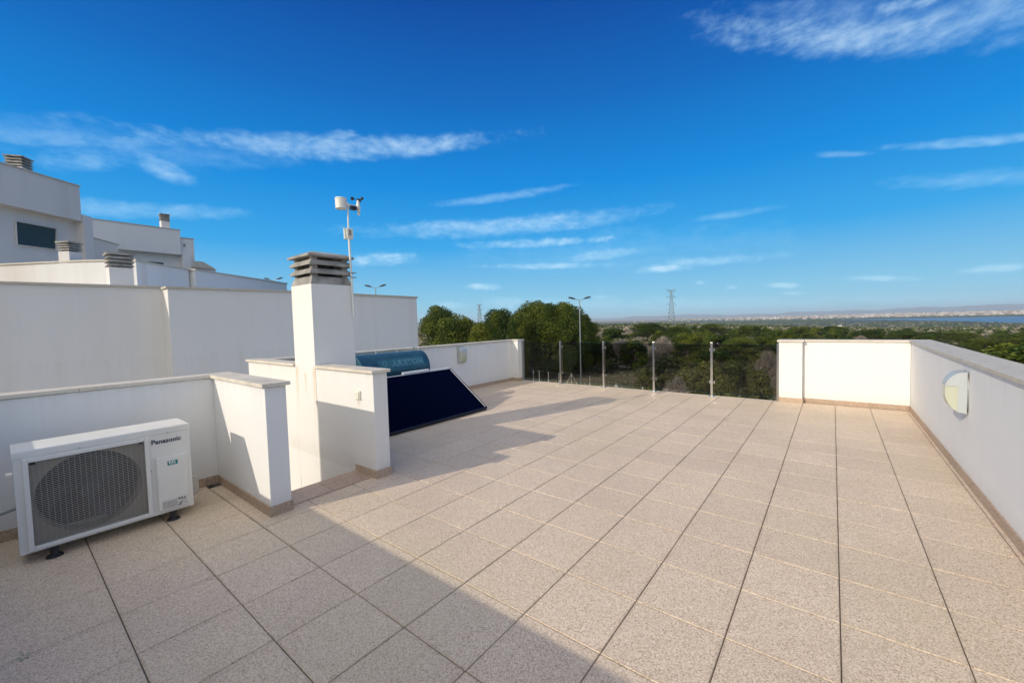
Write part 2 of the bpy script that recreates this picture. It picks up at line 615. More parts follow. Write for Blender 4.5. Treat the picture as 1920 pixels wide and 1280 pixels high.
def copy_tree(o, parent=None):
    c = o.copy()
    scn.collection.objects.link(c)
    if parent:
        c.parent = parent
        c.matrix_parent_inverse = o.matrix_parent_inverse.copy()
    for ch in list(o.children):
        copy_tree(ch, c)
    return c


def text_part(s, size, mtx, name, material, parent, extrude=.0008, shear=0, bold=0, xs=1.0):
    cu = bpy.data.curves.new(name, 'FONT')
    cu.body = s
    cu.size = size
    cu.extrude = extrude
    cu.shear = shear
    cu.offset = bold
    cu.resolution_u = 3
    t = bpy.data.objects.new(name, cu)
    scn.collection.objects.link(t)
    bpy.context.view_layer.update()
    me = bpy.data.meshes.new_from_object(t.evaluated_get(bpy.context.evaluated_depsgraph_get()))
    bpy.data.objects.remove(t)
    me.transform(mtx @ Matrix.Diagonal((xs, 1, 1, 1)))
    me.materials.clear()
    me.materials.append(material)
    o = bpy.data.objects.new(name, me)
    scn.collection.objects.link(o)
    o.parent = parent
    if parent.type == 'EMPTY' and parent.parent is None:
        o.matrix_parent_inverse = Matrix.Translation(-parent.location)
    return o


# ------------------------------------------------------------------ terrain
def lagoon_near(az):
    return 3850 - min(1, max(0, (az - .5) / 12.7)) * 1780


def ground_z(x, y):
    d = math.hypot(x, y)
    az = math.degrees(math.atan2(x, y))
    k = min(1, max(0, (az + 18) / 23))
    if az > 60 or az < -120:
        k = max(0, 1 - (abs(az) - 60) / 60) if az > 0 else 0
    s = .0042 + (.0200) * k
    z = -6.5 - s * max(0, d - 60)
    t = min(1, max(0, (d - 800) / 1400))
    t = t * t * (3 - 2 * t)
    z = z * (1 - t) + (-44 if k < 1 else max(-44, z)) * t if z > -44 else -44
    z = max(z, -44)
    if d < 900:
        z += min(1, d / 100) * .6 * mnoise.noise(Vector((x * .03, y * .03, 0)))
    # far shore rises
    if d > 4000:
        t = min(1, (d - 4000) / 2600)
        z = z + 25 * t
    # lagoon bed
    if 0 < az < 40:
        dn = lagoon_near(az)
        if dn < d < 3930:
            z = min(z, -44 - min(2.5, (d - dn) * .05))
    return z


def ground_mesh():
    azs = []
    a = -180
    while a < 180:
        azs.append(a)
        a += .7 if -100 <= a < 25 else 5
    rs = [0.5]
    r = 14
    while r < 16500:
        rs.append(r)
        r *= 1.055
    vs, fs = [], []
    for r in rs:
        for a in azs:
            x, y = r * math.sin(R(a)), r * math.cos(R(a))
            vs.append((x, y, ground_z(x, y)))
    n = len(azs)
    for i in range(len(rs) - 1):
        for j in range(n):
            fs.append((i * n + j, i * n + (j + 1) % n, (i + 1) * n + (j + 1) % n, (i + 1) * n + j))
    fs.append(tuple(range(n)))
    me = bpy.data.meshes.new('ground')
    me.from_pydata(vs, [], fs)
    bm = bmesh.new()
    bm.from_mesh(me)
    bmesh.ops.recalc_face_normals(bm, faces=bm.faces)
    if sum(f.normal.z for f in bm.faces) < 0:
        bmesh.ops.reverse_faces(bm, faces=bm.faces)
    bm.to_mesh(me)
    bm.free()
    for p_ in me.polygons:
        p_.use_smooth = True

    def fn(T, b):
        n1_ = noise(T, .035, 8, .62)
        c = ramp(T, n1_, [(.34, (.09, .095, .04)), (.44, (.19, .165, .095)), (.52, (.36, .28, .19)), (.64, (.50, .39, .27))])
        n2_ = noise(T, .9, 8, .7)
        c = T.mix(T.math('MULTIPLY', ramp(T, n2_, [(.45, (0, 0, 0)), (.62, (1, 1, 1))]), .75), c, (.06, .065, .025))
        # fields far away
        n3 = noise(T, 1.0, 3, .5, scaled(T, .0012, .004, .001))
        far = ramp(T, n3, [(.35, (.028, .042, .018)), (.54, (.07, .07, .035)), (.60, (.03, .05, .02)), (.74, (.20, .17, .12))], 'CONSTANT')
        sp = T.n('ShaderNodeSeparateXYZ')
        T.l(pos(T), sp.inputs[0])
        kf = T.math('LESS_THAN', sp.outputs[2], -30)
        T.l(T.mix(kf, c, far), b.inputs['Base Color'])
    me.materials.append(mat('ground_soil', rough=.95, spec=.1, fn=fn))
    o = bpy.data.objects.new('ground', me)
    scn.collection.objects.link(o)
    tag(o, kind='structure')


ground_mesh()


def water_fn(T, b):
    bump(T, b, noise(T, .12, 4, .6), .15, .4)


wb = MB()
NA = 40
inner, outer = [], []
for i in range(NA + 1):
    a = 0.8 + i * 1.0
    inner.append(Vector((1950 * math.sin(R(a)), 1950 * math.cos(R(a)), -44.6)))
    outer.append(Vector((3980 * math.sin(R(a)), 3980 * math.cos(R(a)), -44.6)))
for i in range(NA):
    wb.face([inner[i], inner[i + 1], outer[i + 1], outer[i]])
o = wb.build('water', mat('lagoon_water', (.02, .075, .17), .35, fn=water_fn))
if o.data.polygons[0].normal.z < 0:
    o.data.flip_normals()
tag(o, kind='structure')

# hills
hb = MB()
prev = None
prof = [(-60, 90), (-40, 110), (-33, 150), (-28, 190), (-24, 175), (-20, 250), (-15, 265), (-12, 200), (-8, 150), (-3, 190), (0, 260), (3, 230), (6, 290), (9, 250), (12, 320), (16, 300), (25, 230), (45, 120)]


def hprof(a):
    for (a0, h0), (a1, h1) in zip(prof[:-1], prof[1:]):
        if a0 <= a <= a1:
            t = (a - a0) / (a1 - a0)
            t = t * t * (3 - 2 * t)
            return h0 + (h1 - h0) * t
    return 60


rows = []
a = -60
while a <= 45:
    h = hprof(a) * .36 + 30 * mnoise.fractal(Vector((a * .45, 3.3, 0)), 1.0, 2.0, 5)
    col = []
    for (d, k) in ((12500, 0), (13300, .35), (14000, .72), (14600, 1), (15600, .6), (17000, 0)):
        hh = -48 + (h + 48) * k * (1 + .25 * mnoise.noise(Vector((a * 1.7, d * .002, 1))) * (1 if 0 < k < 1 else 0))
        col.append(Vector((d * math.sin(R(a)), d * math.cos(R(a)), hh)))
    rows.append(col)
    a += .25
for r0, r1 in zip(rows[:-1], rows[1:]):
    for k in range(5):
        hb.face([r0[k], r1[k], r1[k + 1], r0[k + 1]])
o = hb.build('hills', mat('hill_rock', rough=.95, fn=lambda T, b: T.l(ramp(T, noise(T, .002, 6, .6), [(.3, (.12, .15, .17)), (.7, (.20, .21, .22))]), b.inputs['Base Color'])), smooth=True)
tag(o, kind='structure')

# haze
hz = MB()
hz.box(-17400, 17400, -17300, 17300, -49.5, 150)
hzo = hz.build('haze', M_WALL)
hm = bpy.data.materials.new('haze_air')
hm.use_nodes = True
hm.node_tree.nodes.clear()
HT = NT(hm.node_tree)
ho = HT.n('ShaderNodeOutputMaterial')
pv = HT.n('ShaderNodeVolumePrincipled')
pv.inputs['Color'].default_value = (.74, .88, 1.0, 1)
pv.inputs['Density'].default_value = 9e-5
pv.inputs['Anisotropy'].default_value = 0.0
HT.l(pv.outputs[0], ho.inputs['Volume'])
hzo.data.materials.clear()
hzo.data.materials.append(hm)
tag(hzo, kind='stuff')

# ------------------------------------------------------------------ terrace floor
fb = MB()
FX0, FX1, FY0, FY1 = -6.10, 0.90, -.60, 7.93


def tile(x0, x1, y0, y1):
    if x1 - x0 < .012 or y1 - y0 < .012:
        return
    g, c = .0022, .0028
    x0 += g
    x1 -= g
    y0 += g
    y1 -= g
    zt = random.uniform(-.0006, .0006)
    t = [random.uniform(-.0004, .0004) for _ in range(4)]
    xs = [(x0, y0), (x1, y0), (x1, y1), (x0, y1)]
    xi = [(x0 + c, y0 + c), (x1 - c, y0 + c), (x1 - c, y1 - c), (x0 + c, y1 - c)]
    b0 = [(x, y, -.014) for x, y in xs]
    b1 = [(x, y, -c + zt) for x, y in xs]
    b2 = [(x, y, zt + t[i]) for i, (x, y) in enumerate(xi)]
    fb.add(b0 + b1 + b2, [(i, (i + 1) % 4, 4 + (i + 1) % 4, 4 + i) for i in range(4)] + [(4 + i, 4 + (i + 1) % 4, 8 + (i + 1) % 4, 8 + i) for i in range(4)] + [(8, 9, 10, 11)])


HOLE = (-99, -3.645, 1.36, 2.11)
for i in range(-17, 4):
    for j in range(-8, 18):
        off = -.022 if j < -2 else 0
        x0, x1 = TX0 + i * TS + off, TX0 + (i + 1) * TS + off
        y0, y1 = TY0 + j * TS, TY0 + (j + 1) * TS
        x0, x1, y0, y1 = max(x0, FX0), min(x1, FX1), max(y0, FY0), min(y1, FY1)
        if x1 <= x0 or y1 <= y0:
            continue
        # cut the stairwell
        if x0 < HOLE[1] and y1 > 1.30 and y0 < 2.16:
            pieces = []
            if x1 > HOLE[1]:
                pieces.append((HOLE[1], x1, y0, y1))
            xx1 = min(x1, HOLE[1])
            if y0 < 1.30:
                pieces.append((x0, xx1, y0, 1.30))
            if y1 > 2.16:
                pieces.append((x0, xx1, 2.16, y1))
            for q in pieces:
                if q[0] < -4.47 and q[3] < 2.16:
                    continue
                tile(*q)
        elif x1 <= -4.47 and y1 < 2.16:
            continue
        else:
            tile(x0, x1, y0, y1)
tf = fb.build('terrace_floor', M_FLOOR)
tag(tf, kind='structure')
# mortar bed and slab under the tiles
sb = MB()
sb.box(-3.645, FX1 + .16, -.61, 7.93, -.30, -.006)
sb.box(-4.60, -3.645, -.61, 1.35, -.30, -.006)
sb.box(-6.24, -3.645, 2.12, 7.93, -.30, -.006)
o = sb.build('terrace_slab', mat('mortar', (.10, .085, .07), .95))
tag(o, kind='structure')

# house below the terrace
hs = thing('terraced_house', 'white rendered house body carrying the tiled roof terrace', 'house', (-2, 3, -6.5))
hw = MB()
hw.box(-3.50, 1.068, -.62, 7.90, -6.6, -.302)
hw.box(-4.58, -3.50, -.62, 1.34, -6.6, -.302)
hw.box(-6.23, -3.50, 2.13, 7.90, -6.6, -.302)
hw.build('wall', M_WALL, hs)
hw = MB()
hw.box(-8.5, -3.50, 1.35, 2.12, -3.35, -3.2)
hw.build('stair_landing', M_STEP, hs)

# steps
st = thing('stair', 'reddish stone steps dropping between the chimney wall and the short pier wall', 'steps', (-3.65, 1.73, -.5))
for k in range(6):
    s_ = MB()
    x1 = -3.645 - .28 * k
    s_.box(x1 - .28, x1 - .003, 1.365, 2.105, -.17 * (k + 1) - .03, -.17 * (k + 1))
    s_.build('tread', M_STEP, st, bevel=.003)
    s_ = MB()
    s_.box(x1 - .02, x1 - .0055, 1.366, 2.104, -.17 * (k + 1) + .001, -.17 * k - .032)
    s_.build('riser', M_STEP, st)
# dark worn landing slabs on top
s_ = MB()
for y0, y1 in ((1.365, 1.73), (1.734, 2.105)):
    s_.box(-3.665, -3.36, y0, y1, .0015, .006)
s_.build('landing', M_STEP, st, bevel=.002)

# ------------------------------------------------------------------ parapets


def skirting(parent, x0, x1, y0, y1, side, m=None):
    """strip pieces 0.4 m long along a wall; side: +x -x +y -y = direction it faces"""
    b_ = MB()
    H_, t_ = .075, .010
    ax = 'y' if side[1] == 'x' else 'x'
    lo, hi = (y0, y1) if ax == 'y' else (x0, x1)
    org = TY0 if ax == 'y' else TX0
    cuts = [lo]
    k = math.ceil((lo - org) / TS + .05)
    while org + k * TS < hi - .02:
        cuts.append(org + k * TS)
        k += 1
    cuts.append(hi)
    for a_, c_ in zip(cuts[:-1], cuts[1:]):
        a2, c2 = a_ + .0012, c_ - .0012
        e = random.uniform(0, .001)
        if side == '+x':
            b_.box(x0, x0 + t_ + e, a2, c2, .0015, H_)
        if side == '-x':
            b_.box(x0 - t_ - e, x0, a2, c2, .0015, H_)
        if side == '+y':
            b_.box(a2, c2, y0, y0 + t_ + e, .0015, H_)
        if side == '-y':
            b_.box(a2, c2, y0 - t_ - e, y0, .0015, H_)
    return b_.build('skirting', m or M_SKIRT, parent)


def coping(parent, segs, z=.975, t=.028, m=None):
    """segs: list of (x0,x1,y0,y1,axis) slabs cut in ~1 m stones"""
    b_ = MB()
    for (x0, x1, y0, y1, ax) in segs:
        lo, hi = (x0, x1) if ax == 'x' else (y0, y1)
        n = max(1, round((hi - lo) / 1.1))
        for k in range(n):
            a_ = lo + (hi - lo) * k / n + .0008
            c_ = lo + (hi - lo) * (k + 1) / n - .0008
            if ax == 'x':
                b_.box(a_, c_, y0, y1, z, z + t)
            else:
                b_.box(x0, x1, a_, c_, z, z + t)
    return b_.build('coping', m or M_COP, parent, bevel=.0025)


def wall(name, label, cat, boxes, m=M_WALL, loc=None):
    b0 = boxes[0]
    t_ = thing(name, label, cat, loc or ((b0[0] + b0[1]) / 2, (b0[2] + b0[3]) / 2, 0))
    b_ = MB()
    for q in boxes:
        b_.box(*q)
    b_.build('wall', m, t_, bevel=.006)
    return t_


# right parapet
w1 = wall('parapet_wall', 'long white parapet with wide stone coping and a D shaped lamp, right of the terrace', 'wall', [(.870, 1.07, -.625, 8.15, -.301, .972)])
coping(w1, [(.845, 1.095, -.65, 7.93, 'y')], m=M_GREYCOP)
skirting(w1, .870, 0, -.46, 7.95, '-x')
# far parapet with pier beside the glass
w2 = wall('parapet_wall', 'sunlit cream parapet with end pier at the far right corner beside the glass', 'wall', [(-.37, .868, 7.95, 8.15, -.301, .972), (-.687, -.372, 7.86, 8.15, -.301, .972)])
coping(w2, [(-.71, -.352, 7.835, 8.175, 'x'), (-.350, 1.095, 7.932, 8.175, 'x')])
skirting(w2, -.37, .858, 7.95, 0, '-y')
skirting(w2, -.687, -.37, 7.86, 0, '-y')
skirting(w2, -.37, 0, 7.852, 7.94, '+x')
# left parapet with return
w3 = wall('parapet_wall', 'shaded white parapet behind the solar heater with a small wall lamp', 'wall', [(-6.25, -6.10, 2.262, 7.70, -.301, .962), (-6.25, -5.905, 7.702, 7.92, -.301, .962)])
coping(w3, [(-6.28, -6.07, 2.29, 7.68, 'y'), (-6.28, -5.88, 7.682, 7.945, 'x')], z=.965, t=.026)
skirting(w3, -6.10, 0, 2.27, 7.68, '+x')
skirting(w3, -6.10, -5.905, 7.70, 0, '-y')
skirting(w3, -5.905, 0, 7.70, 7.91, '+x')
# stair wall that carries the chimney
w4 = wall('stair_wall', 'white stair wall with rust runs carrying the chimney, ending in a stub with an outlet', 'wall',
          [(-4.368, -3.295, 2.11, 2.26, -.301, .972), (-6.25, -4.845, 2.11, 2.26, -3.3, .972), (-4.845, -4.368, 2.112, 2.26, -3.3, .972), (-4.368, -3.66, 2.113, 2.258, -3.3, -.303)], M_STAIR)
coping(w4, [(-4.36, -3.27, 2.085, 2.285, 'x'), (-6.27, -4.85, 2.085, 2.285, 'x')])
skirting(w4, -3.64, -3.285, 2.11, 0, '-y')
skirting(w4, -3.295, 0, 2.10, 2.27, '+x')
skirting(w4, -4.36, -3.285, 2.26, 0, '+y')
b_ = MB()
for k in range(4):
    x1 = -3.645 - .28 * k
    b_.box(x1 - .10, x1 - .001, 2.101, 2.1098, -.17 * (k + 1) + .001, -.17 * (k + 1) + .075 + (.0))
    b_.box(x1 - .28, x1 - .101, 2.101, 2.1098, -.17 * (k + 1) + .001, -.17 * (k + 1) + .075)
b_.build('skirting', M_STEP, w4)
# short pier wall beside the air conditioner
w5 = wall('parapet_wall', 'short white wall end between the air conditioner and the stairwell', 'wall', [(-4.458, -3.30, 1.21, 1.36, -.301, .972)], M_WALL)
coping(w5, [(-4.44, -3.275, 1.185, 1.385, 'x')])
skirting(w5, -4.46, -3.29, 1.21, 0, '-y')
skirting(w5, -3.30, 0, 1.20, 1.37, '+x')
# parapet behind the air conditioner
w6 = wall('parapet_wall', 'low shaded parapet directly behind the air conditioner', 'wall', [(-4.61, -4.46, -.625, 1.36, -.301, .972), (-4.458, -3.47, 1.212, 1.358, -3.3, -.302), (-4.61, -4.46, -.625, 1.36, -3.3, -.302)])
coping(w6, [(-4.635, -4.442, -.65, 1.385, 'y')])
skirting(w6, -4.46, 0, -.46, 1.20, '+x')
# parapet behind the photographer, whose shadow lies on the floor
w7 = wall('parapet_wall', 'parapet along the near side of the terrace that shades the floor', 'wall', [(-4.458, .868, -.622, -.472, -.301, .972)])
coping(w7, [(-4.44, .843, -.645, -.452, 'x')])

# outlet
ot = thing('outlet_box', 'small cream power outlet on the stub of the stair wall', 'outlet', (-3.54, 2.11, .76))
b_ = MB()
b_.box(-3.578, -3.502, 2.094, 2.1095, .712, .800)
b_.build('body', M_OUT, ot, bevel=.006)
b_ = MB()
b_.box(-3.570, -3.510, 2.084, 2.0938, .720, .790)
b_.build('cover', M_OUT, ot, bevel=.008)


def dome_lamp(x, y, z, s, label):
    """oval bulkhead: hood, recessed diffuser, back plate. s=+1 faces +X, -1 faces -X"""
    t_ = thing('wall_lamp', label, 'wall lamp', (x, y, z), 'wall lamps on the parapets')
    A_, B_, P_ = .095, .170, .125
    b_ = MB()
    ring = [(A_ * 1.02 * math.cos(k * math.pi / 16), B_ * 1.02 * math.sin(k * math.pi / 16)) for k in range(32)]
    b_.prism([Vector((x, y + a_, z + c_)) for a_, c_ in ring], [Vector((x + s * .012, y + a_, z + c_)) for a_, c_ in ring])
    b_.build('back_plate', M_GALV, t_)
    h_, d_ = MB(), MB()
    ZS, PE, ZE, HW = 40, .050, .055, .100

    def prot(zz):
        return P_ * math.sqrt(max(0, 1 - (abs(zz) / B_) ** 2.1)) ** .9

    def pt(p, sd, zz, k=1.0):
        return Vector((x + s * (.012 + p * k), y + sd * HW * k * math.sqrt(max(0, 1 - (p / .165) ** 2)), z + zz))
    zs = [-B_ + 2 * B_ * i / ZS for i in range(ZS + 1)]
    for z0, z1 in zip(zs[:-1], zs[1:]):
        low = (z0 + z1) / 2 < ZE
        pa, pb = prot(z0), prot(z1)
        cut0, cut1 = (min(PE, pa), min(PE, pb)) if low else (pa, pb)
        for sd in (-1, 1):
            for i in range(5):          # hood side
                f0, f1 = i / 5, (i + 1) / 5
                h_.face([pt(cut0 * f0, sd, z0), pt(cut0 * f1, sd, z0), pt(cut1 * f1, sd, z1), pt(cut1 * f0, sd, z1)])
            if low:
                for i in range(5):      # diffuser side, set in a little
                    f0, f1 = i / 5, (i + 1) / 5
                    q0, q1 = cut0 + (pa - cut0) * f0, cut0 + (pa - cut0) * f1
                    r0, r1 = cut1 + (pb - cut1) * f0, cut1 + (pb - cut1) * f1
                    d_.face([pt(q0, sd, z0, .95), pt(q1, sd, z0, .95), pt(r1, sd, z1, .95), pt(r0, sd, z1, .95)])
        k = .95 if low else 1.0
        (d_ if low else h_).face([pt(pa, -1, z0, k), pt(pa, 1, z0, k), pt(pb, 1, z1, k), pt(pb, -1, z1, k)])
    h_.prism([pt(.055, -1, ZE), pt(.055, 1, ZE), pt(prot(ZE), 1, ZE), pt(prot(ZE), -1, ZE)], [pt(.055, -1, ZE + .003), pt(.055, 1, ZE + .003), pt(prot(ZE), 1, ZE + .003), pt(prot(ZE), -1, ZE + .003)])
    h_.build('hood', M_HOOD, t_)
    d_.build('diffuser', M_DIFF, t_)
    return t_


dome_lamp(.870, 4.93, .735, -1, 'grey D shaped wall lamp with cream diffuser on the long right parapet')
dome_lamp(-6.10, 5.98, .765, 1, 'small grey wall lamp on the shaded parapet beyond the solar heater')

# ------------------------------------------------------------------ chimney
ch = thing('chimney', 'white plastered chimney with three stone louvre rings beside the stairwell', 'chimney', (-4.6, 2.35, 0))
CX0, CX1, CY0, CY1 = -4.843, -4.370, 2.1085, 2.585
b_ = MB()
b_.box(CX0, CX1, CY0, CY1, -.30, 1.88)
b_.build('shaft', M_STAIR, ch, bevel=.006)
b_ = MB()
b_.frustum(CX0, CX1, CY0, CY1, 1.88, 1.965, .03)
for (px_, py_) in ((0, 0), (1, 0), (0, 1), (1, 1)):
    x_ = CX0 + .035 if px_ == 0 else CX1 - .095
    y_ = CY0 + .035 if py_ == 0 else CY1 - .095
    b_.box(x_, x_ + .06, y_, y_ + .06, 1.965, 2.178)
b_.build('vent_base', M_CONC, ch)
b_ = MB()  # black core put in so the louvre gaps look deep in shade
b_.tube(((CX0 + CX1) / 2, (CY0 + CY1) / 2, 1.90), ((CX0 + CX1) / 2, (CY0 + CY1) / 2, 2.176), .135, n=24)
b_.build('dark_core', M_BLACK, ch)


def louvre(x0, x1, y0, y1, z, parent, h=.06, o=.045, m=None, name='louvre'):
    lv = MB()
    # ring sloping outwards downwards: outer lip low, inner edge high
    out0 = [(x0 - o, y0 - o), (x1 + o, y0 - o), (x1 + o, y1 + o), (x0 - o, y1 + o)]
    in0 = [(x0 + .03, y0 + .03), (x1 - .03, y0 + .03), (x1 - .03, y1 - .03), (x0 + .03, y1 - .03)]
    lo = [(a_, c_, z) for a_, c_ in out0]
    lo2 = [(a_, c_, z + .022) for a_, c_ in out0]
    hi = [(a_, c_, z + h) for a_, c_ in in0]
    hi2 = [(a_, c_, z + h - .02) for a_, c_ in in0]
    lv.add(lo + lo2 + hi + hi2, [(i, (i + 1) % 4, 4 + (i + 1) % 4, 4 + i) for i in range(4)] + [(4 + i, 4 + (i + 1) % 4, 8 + (i + 1) % 4, 8 + i) for i in range(4)]
           + [(8 + i, 8 + (i + 1) % 4, 12 + (i + 1) % 4, 12 + i) for i in range(4)] + [(12 + i, 12 + (i + 1) % 4, (i + 1) % 4, i) for i in range(4)])
    return lv.build(name, m or M_CONC, parent)


louvre(CX0, CX1, CY0, CY1, 1.992, ch, .060, .004)
louvre(CX0, CX1, CY0, CY1, 2.086, ch, .060, .004)
b_ = MB()
cx0, cx1, cy0, cy1 = CX0 - .020, CX1 + .020, CY0 - .020, CY1 + .020
b_.box(cx0, cx1, cy0, cy1, 2.178, 2.200)
b_.frustum(cx0, cx1, cy0, cy1, 2.2002, 2.232, .07)
b_.build('cap', M_CONC, ch)

# weather station
ws = thing('weather_station', 'white weather station mast with rain gauge and black cups tied to the chimney', 'weather station', (-4.35, 2.58, 1.5))
MX = -4.335
b_ = MB()
b_.tube((MX, 2.565, 1.52), (MX, 2.548, 2.42), .012, n=12)
b_.tube((MX, 2.546, 2.44), (MX, 2.552, 2.76), .009, n=12)
b_.build('mast', M_WSW, ws, smooth=False)
for z in (2.02, 1.97):
    b_ = MB()
    b_.box(CX0 - .03, MX + .014, CY1 + .024, CY1 + .030, z, z + .007)
    b_.box(MX - .014, MX + .016, 2.54, CY1 + .030, z, z + .007)
    b_.build('strap', M_GALV, ws)
b_ = MB()
b_.box(MX - .03, MX - .012, 2.502, 2.588, 2.40, 2.525)
b_.box(MX + .012, MX + .026, 2.515, 2.588, 2.405, 2.52)
b_.build('bracket', M_WSW, ws, bevel=.005)
b_ = MB()
b_.box(MX + .0262, MX + .034, 2.532, 2.560, 2.44, 2.50)
b_.build('transmitter', M_CONC, ws)
b_ = MB()
b_.tube((MX, 2.47, 2.728), (MX, 2.47, 2.835), .058, .061, 20)
b_.tube((MX, 2.47, 2.835), (MX, 2.47, 2.845), .064, .060, 20)
b_.build('rain_gauge', M_WSW, ws)
b_ = MB()
b_.prism([Vector((MX - .02, 2.50, 2.765)), Vector((MX + .02, 2.50, 2.765)), Vector((MX + .02, 2.565, 2.765)), Vector((MX - .02, 2.565, 2.765))],
         [Vector((MX - .02, 2.50, 2.835)), Vector((MX + .02, 2.50, 2.835)), Vector((MX + .02, 2.565, 2.795)), Vector((MX - .02, 2.565, 2.795))])
b_.box(MX - .012, MX + .012, 2.565, 2.695, 2.786, 2.798)
b_.build('arm', M_WSW, ws, bevel=.003)
b_ = MB()
b_.box(MX - .02, MX + .03, 2.583, 2.645, 2.742, 2.782)
b_.build('sensor', M_WSB, ws)
b_ = MB()
b_.tube((MX, 2.682, 2.775), (MX, 2.682, 2.862), .026, .014, 14)
b_.tube((MX, 2.682, 2.775), (MX, 2.690, 2.72), .022, .010, 12)
b_.tube((MX, 2.69, 2.72), (MX, 2.69, 2.69), .005, n=8)
b_.build('wind_head', M_WSW, ws)
b_ = MB()
b_.box(MX - .003, MX + .003, 2.665, 2.70, 2.70, 2.722)
b_.build('wind_vane', M_WSW, ws)
an = MB()
an.tube((MX, 2.682, 2.863), (MX, 2.682, 2.885), .010, n=10)
for k in range(3):
    a_ = R(75 + 120 * k)
    an.tube((MX, 2.682, 2.877), (MX + .06 * math.sin(a_), 2.682 + .06 * math.cos(a_), 2.877), .0035, n=6)
ano = an.build('anemometer_rotor', M_WSB, ws)
for k in range(3):
    a_ = R(75 + 120 * k)
    cxx, cyy = MX + .062 * math.sin(a_), 2.682 + .062 * math.cos(a_)
    tx, ty = math.cos(a_), -math.sin(a_)
    c_ = MB()
    for i in range(4):
        f0, f1 = i * math.pi / 8, (i + 1) * math.pi / 8
        c_.tube((cxx + tx * .02 * math.cos(f0 + math.pi / 2) * -1, cyy + ty * .02 * math.cos(f0 + math.pi / 2) * -1, 2.877), (cxx + tx * .02 * math.sin(f1), cyy + ty * .02 * math.sin(f1), 2.877), .021 * math.cos(f0), .021 * math.cos(f1), 12)
    c_.build('cup', M_WSB, ano)

# ------------------------------------------------------------------ air conditioner
ac = thing('air_conditioner', 'white outdoor air conditioning unit with round fan behind a wire grille', 'air conditioner', (-4.03, .45, 0))
AX, AY0, AY1, AZ0, AZ1 = -3.872, .022, .880, .068, .700
AXB = -4.19
b_ = MB()   # casing as frame so that the fan recess is a real hole
HY, HZ, HR = .345, .365, .255
gy0, gy1, gz0, gz1 = .075, .622, .100, .635
b_.box(AXB, AX, AY0, gy0, AZ0, AZ1 - .0)
b_.box(AXB, AX, gy1, AY1, AZ0, AZ1)
b_.box(AXB, AX, gy0, gy1, AZ0, gz0)
b_.box(AXB, AX, gy0, gy1, gz1, AZ1)
b_.box(AXB, AXB + .01, gy0, gy1, gz0, gz1)
cas = b_.build('casing', M_ACW, ac)
b_ = MB()
b_.box(AXB - .004, AX + .004, AY0 - .004, AY1 + .004, AZ1 - .045, AZ1 - .0445 + .049)
b_.build('top_lid', M_ACW, ac, bevel=.010)
b_ = MB()  # bevelled grille frame
g = .018
for q in ((gy0 - g, gy0 + .006, gz0 - g, gz1 + g), (gy1 - .006, gy1 + g, gz0 - g, gz1 + g)):
    b_.box(AX + .0005, AX + .020, *q)
for q in ((gy0 + .0062, gy1 - .0062, gz0 - g, gz0 + .006), (gy0 + .0062, gy1 - .0062, gz1 - .006, gz1 + g)):
    b_.box(AX + .0005, AX + .020, *q)
b_.build('grille_frame', M_ACW, ac, bevel=.004)
# orifice plate with round hole
b_ = MB()
N = 48
px0 = AX - .03
sq = []
for k in range(N):
    a_ = 2 * math.pi * k / N
    ca, sa = math.cos(a_), math.sin(a_)
    s_ = min(((gy1 - HY) if ca > 0 else (HY - gy0)) / max(abs(ca), 1e-6), ((gz1 - HZ) if sa > 0 else (HZ - gz0)) / max(abs(sa), 1e-6))
    sq.append(Vector((px0, HY + ca * s_, HZ + sa * s_)))
ci = [Vector((px0, HY + HR * math.cos(2 * math.pi * k / N), HZ + HR * math.sin(2 * math.pi * k / N))) for k in range(N)]
cb = [Vector((px0 - .09, p_.y * .97 + HY * .03, p_.z * .97 + HZ * .03)) for p_ in ci]
for k in range(N):
    k2 = (k + 1) % N
    b_.face([sq[k], sq[k2], ci[k2], ci[k]])
    b_.face([ci[k], ci[k2], cb[k2], cb[k]])
b_.build('fan_shroud', M_FINS, ac)
b_ = MB()
b_.box(AXB + .03, AXB + .04, gy0 + .001, gy1 - .001, gz0 + .001, gz1 - .001)
b_.build('heat_exchanger', M_DARK, ac)
b_ = MB()
b_.tube((AX - .12, HY, HZ), (AX - .05, HY, HZ), .06, .045, 20)
for k in range(3):
    a0 = R(20 + 120 * k)
    prevp = None
    for i in range(9):
        rr = .05 + (HR - .07) * i / 8
        tw = a0 + .55 * (i / 8) ** 1.5
        wd = .55 + .25 * i / 8
        p0 = Vector((AX - .06, HY + rr * math.cos(tw), HZ + rr * math.sin(tw)))
        p1 = Vector((AX - .12, HY + rr * math.cos(tw + wd), HZ + rr * math.sin(tw + wd)))
        if prevp:
            b_.face([prevp[0], p0, p1, prevp[1]])
        prevp = (p0, p1)
b_.build('fan', M_FAN, ac)
b_ = MB()
nz = 44
for k in range(nz + 1):
    z = gz0 + .008 + (gz1 - gz0 - .016) * k / nz
    b_.box(AX + .0125, AX + .0155, gy0 + .004, gy1 - .004, z - .0014, z + .0014)
ny = 22
for k in range(1, ny):
    y = gy0 + (gy1 - gy0) * k / ny
    b_.box(AX + .0095, AX + .0122, y - .0007, y + .0007, gz0 + .004, gz1 - .004)
b_.build('fan_grille', M_GRILLE, ac)
for (yy, zz) in ((gy0 + .012, gz1 - .022), (gy1 - .034, gz1 - .018)):
    b_ = MB()
    b_.box(AX + .0157, AX + .018, yy, yy + .022, zz, zz + .016)
    b_.build('grille_clip', M_BLACK, ac)
b_ = MB()
b_.box(AX + .0005, AX + .022, .672, .850, .092, .490)
b_.build('service_cover', M_ACW, ac, bevel=.012)
fy = Matrix(((0, 0, 1, 0), (1, 0, 0, 0), (0, 1, 0, 0), (0, 0, 0, 1)))   # text plane facing +X, running along +Y


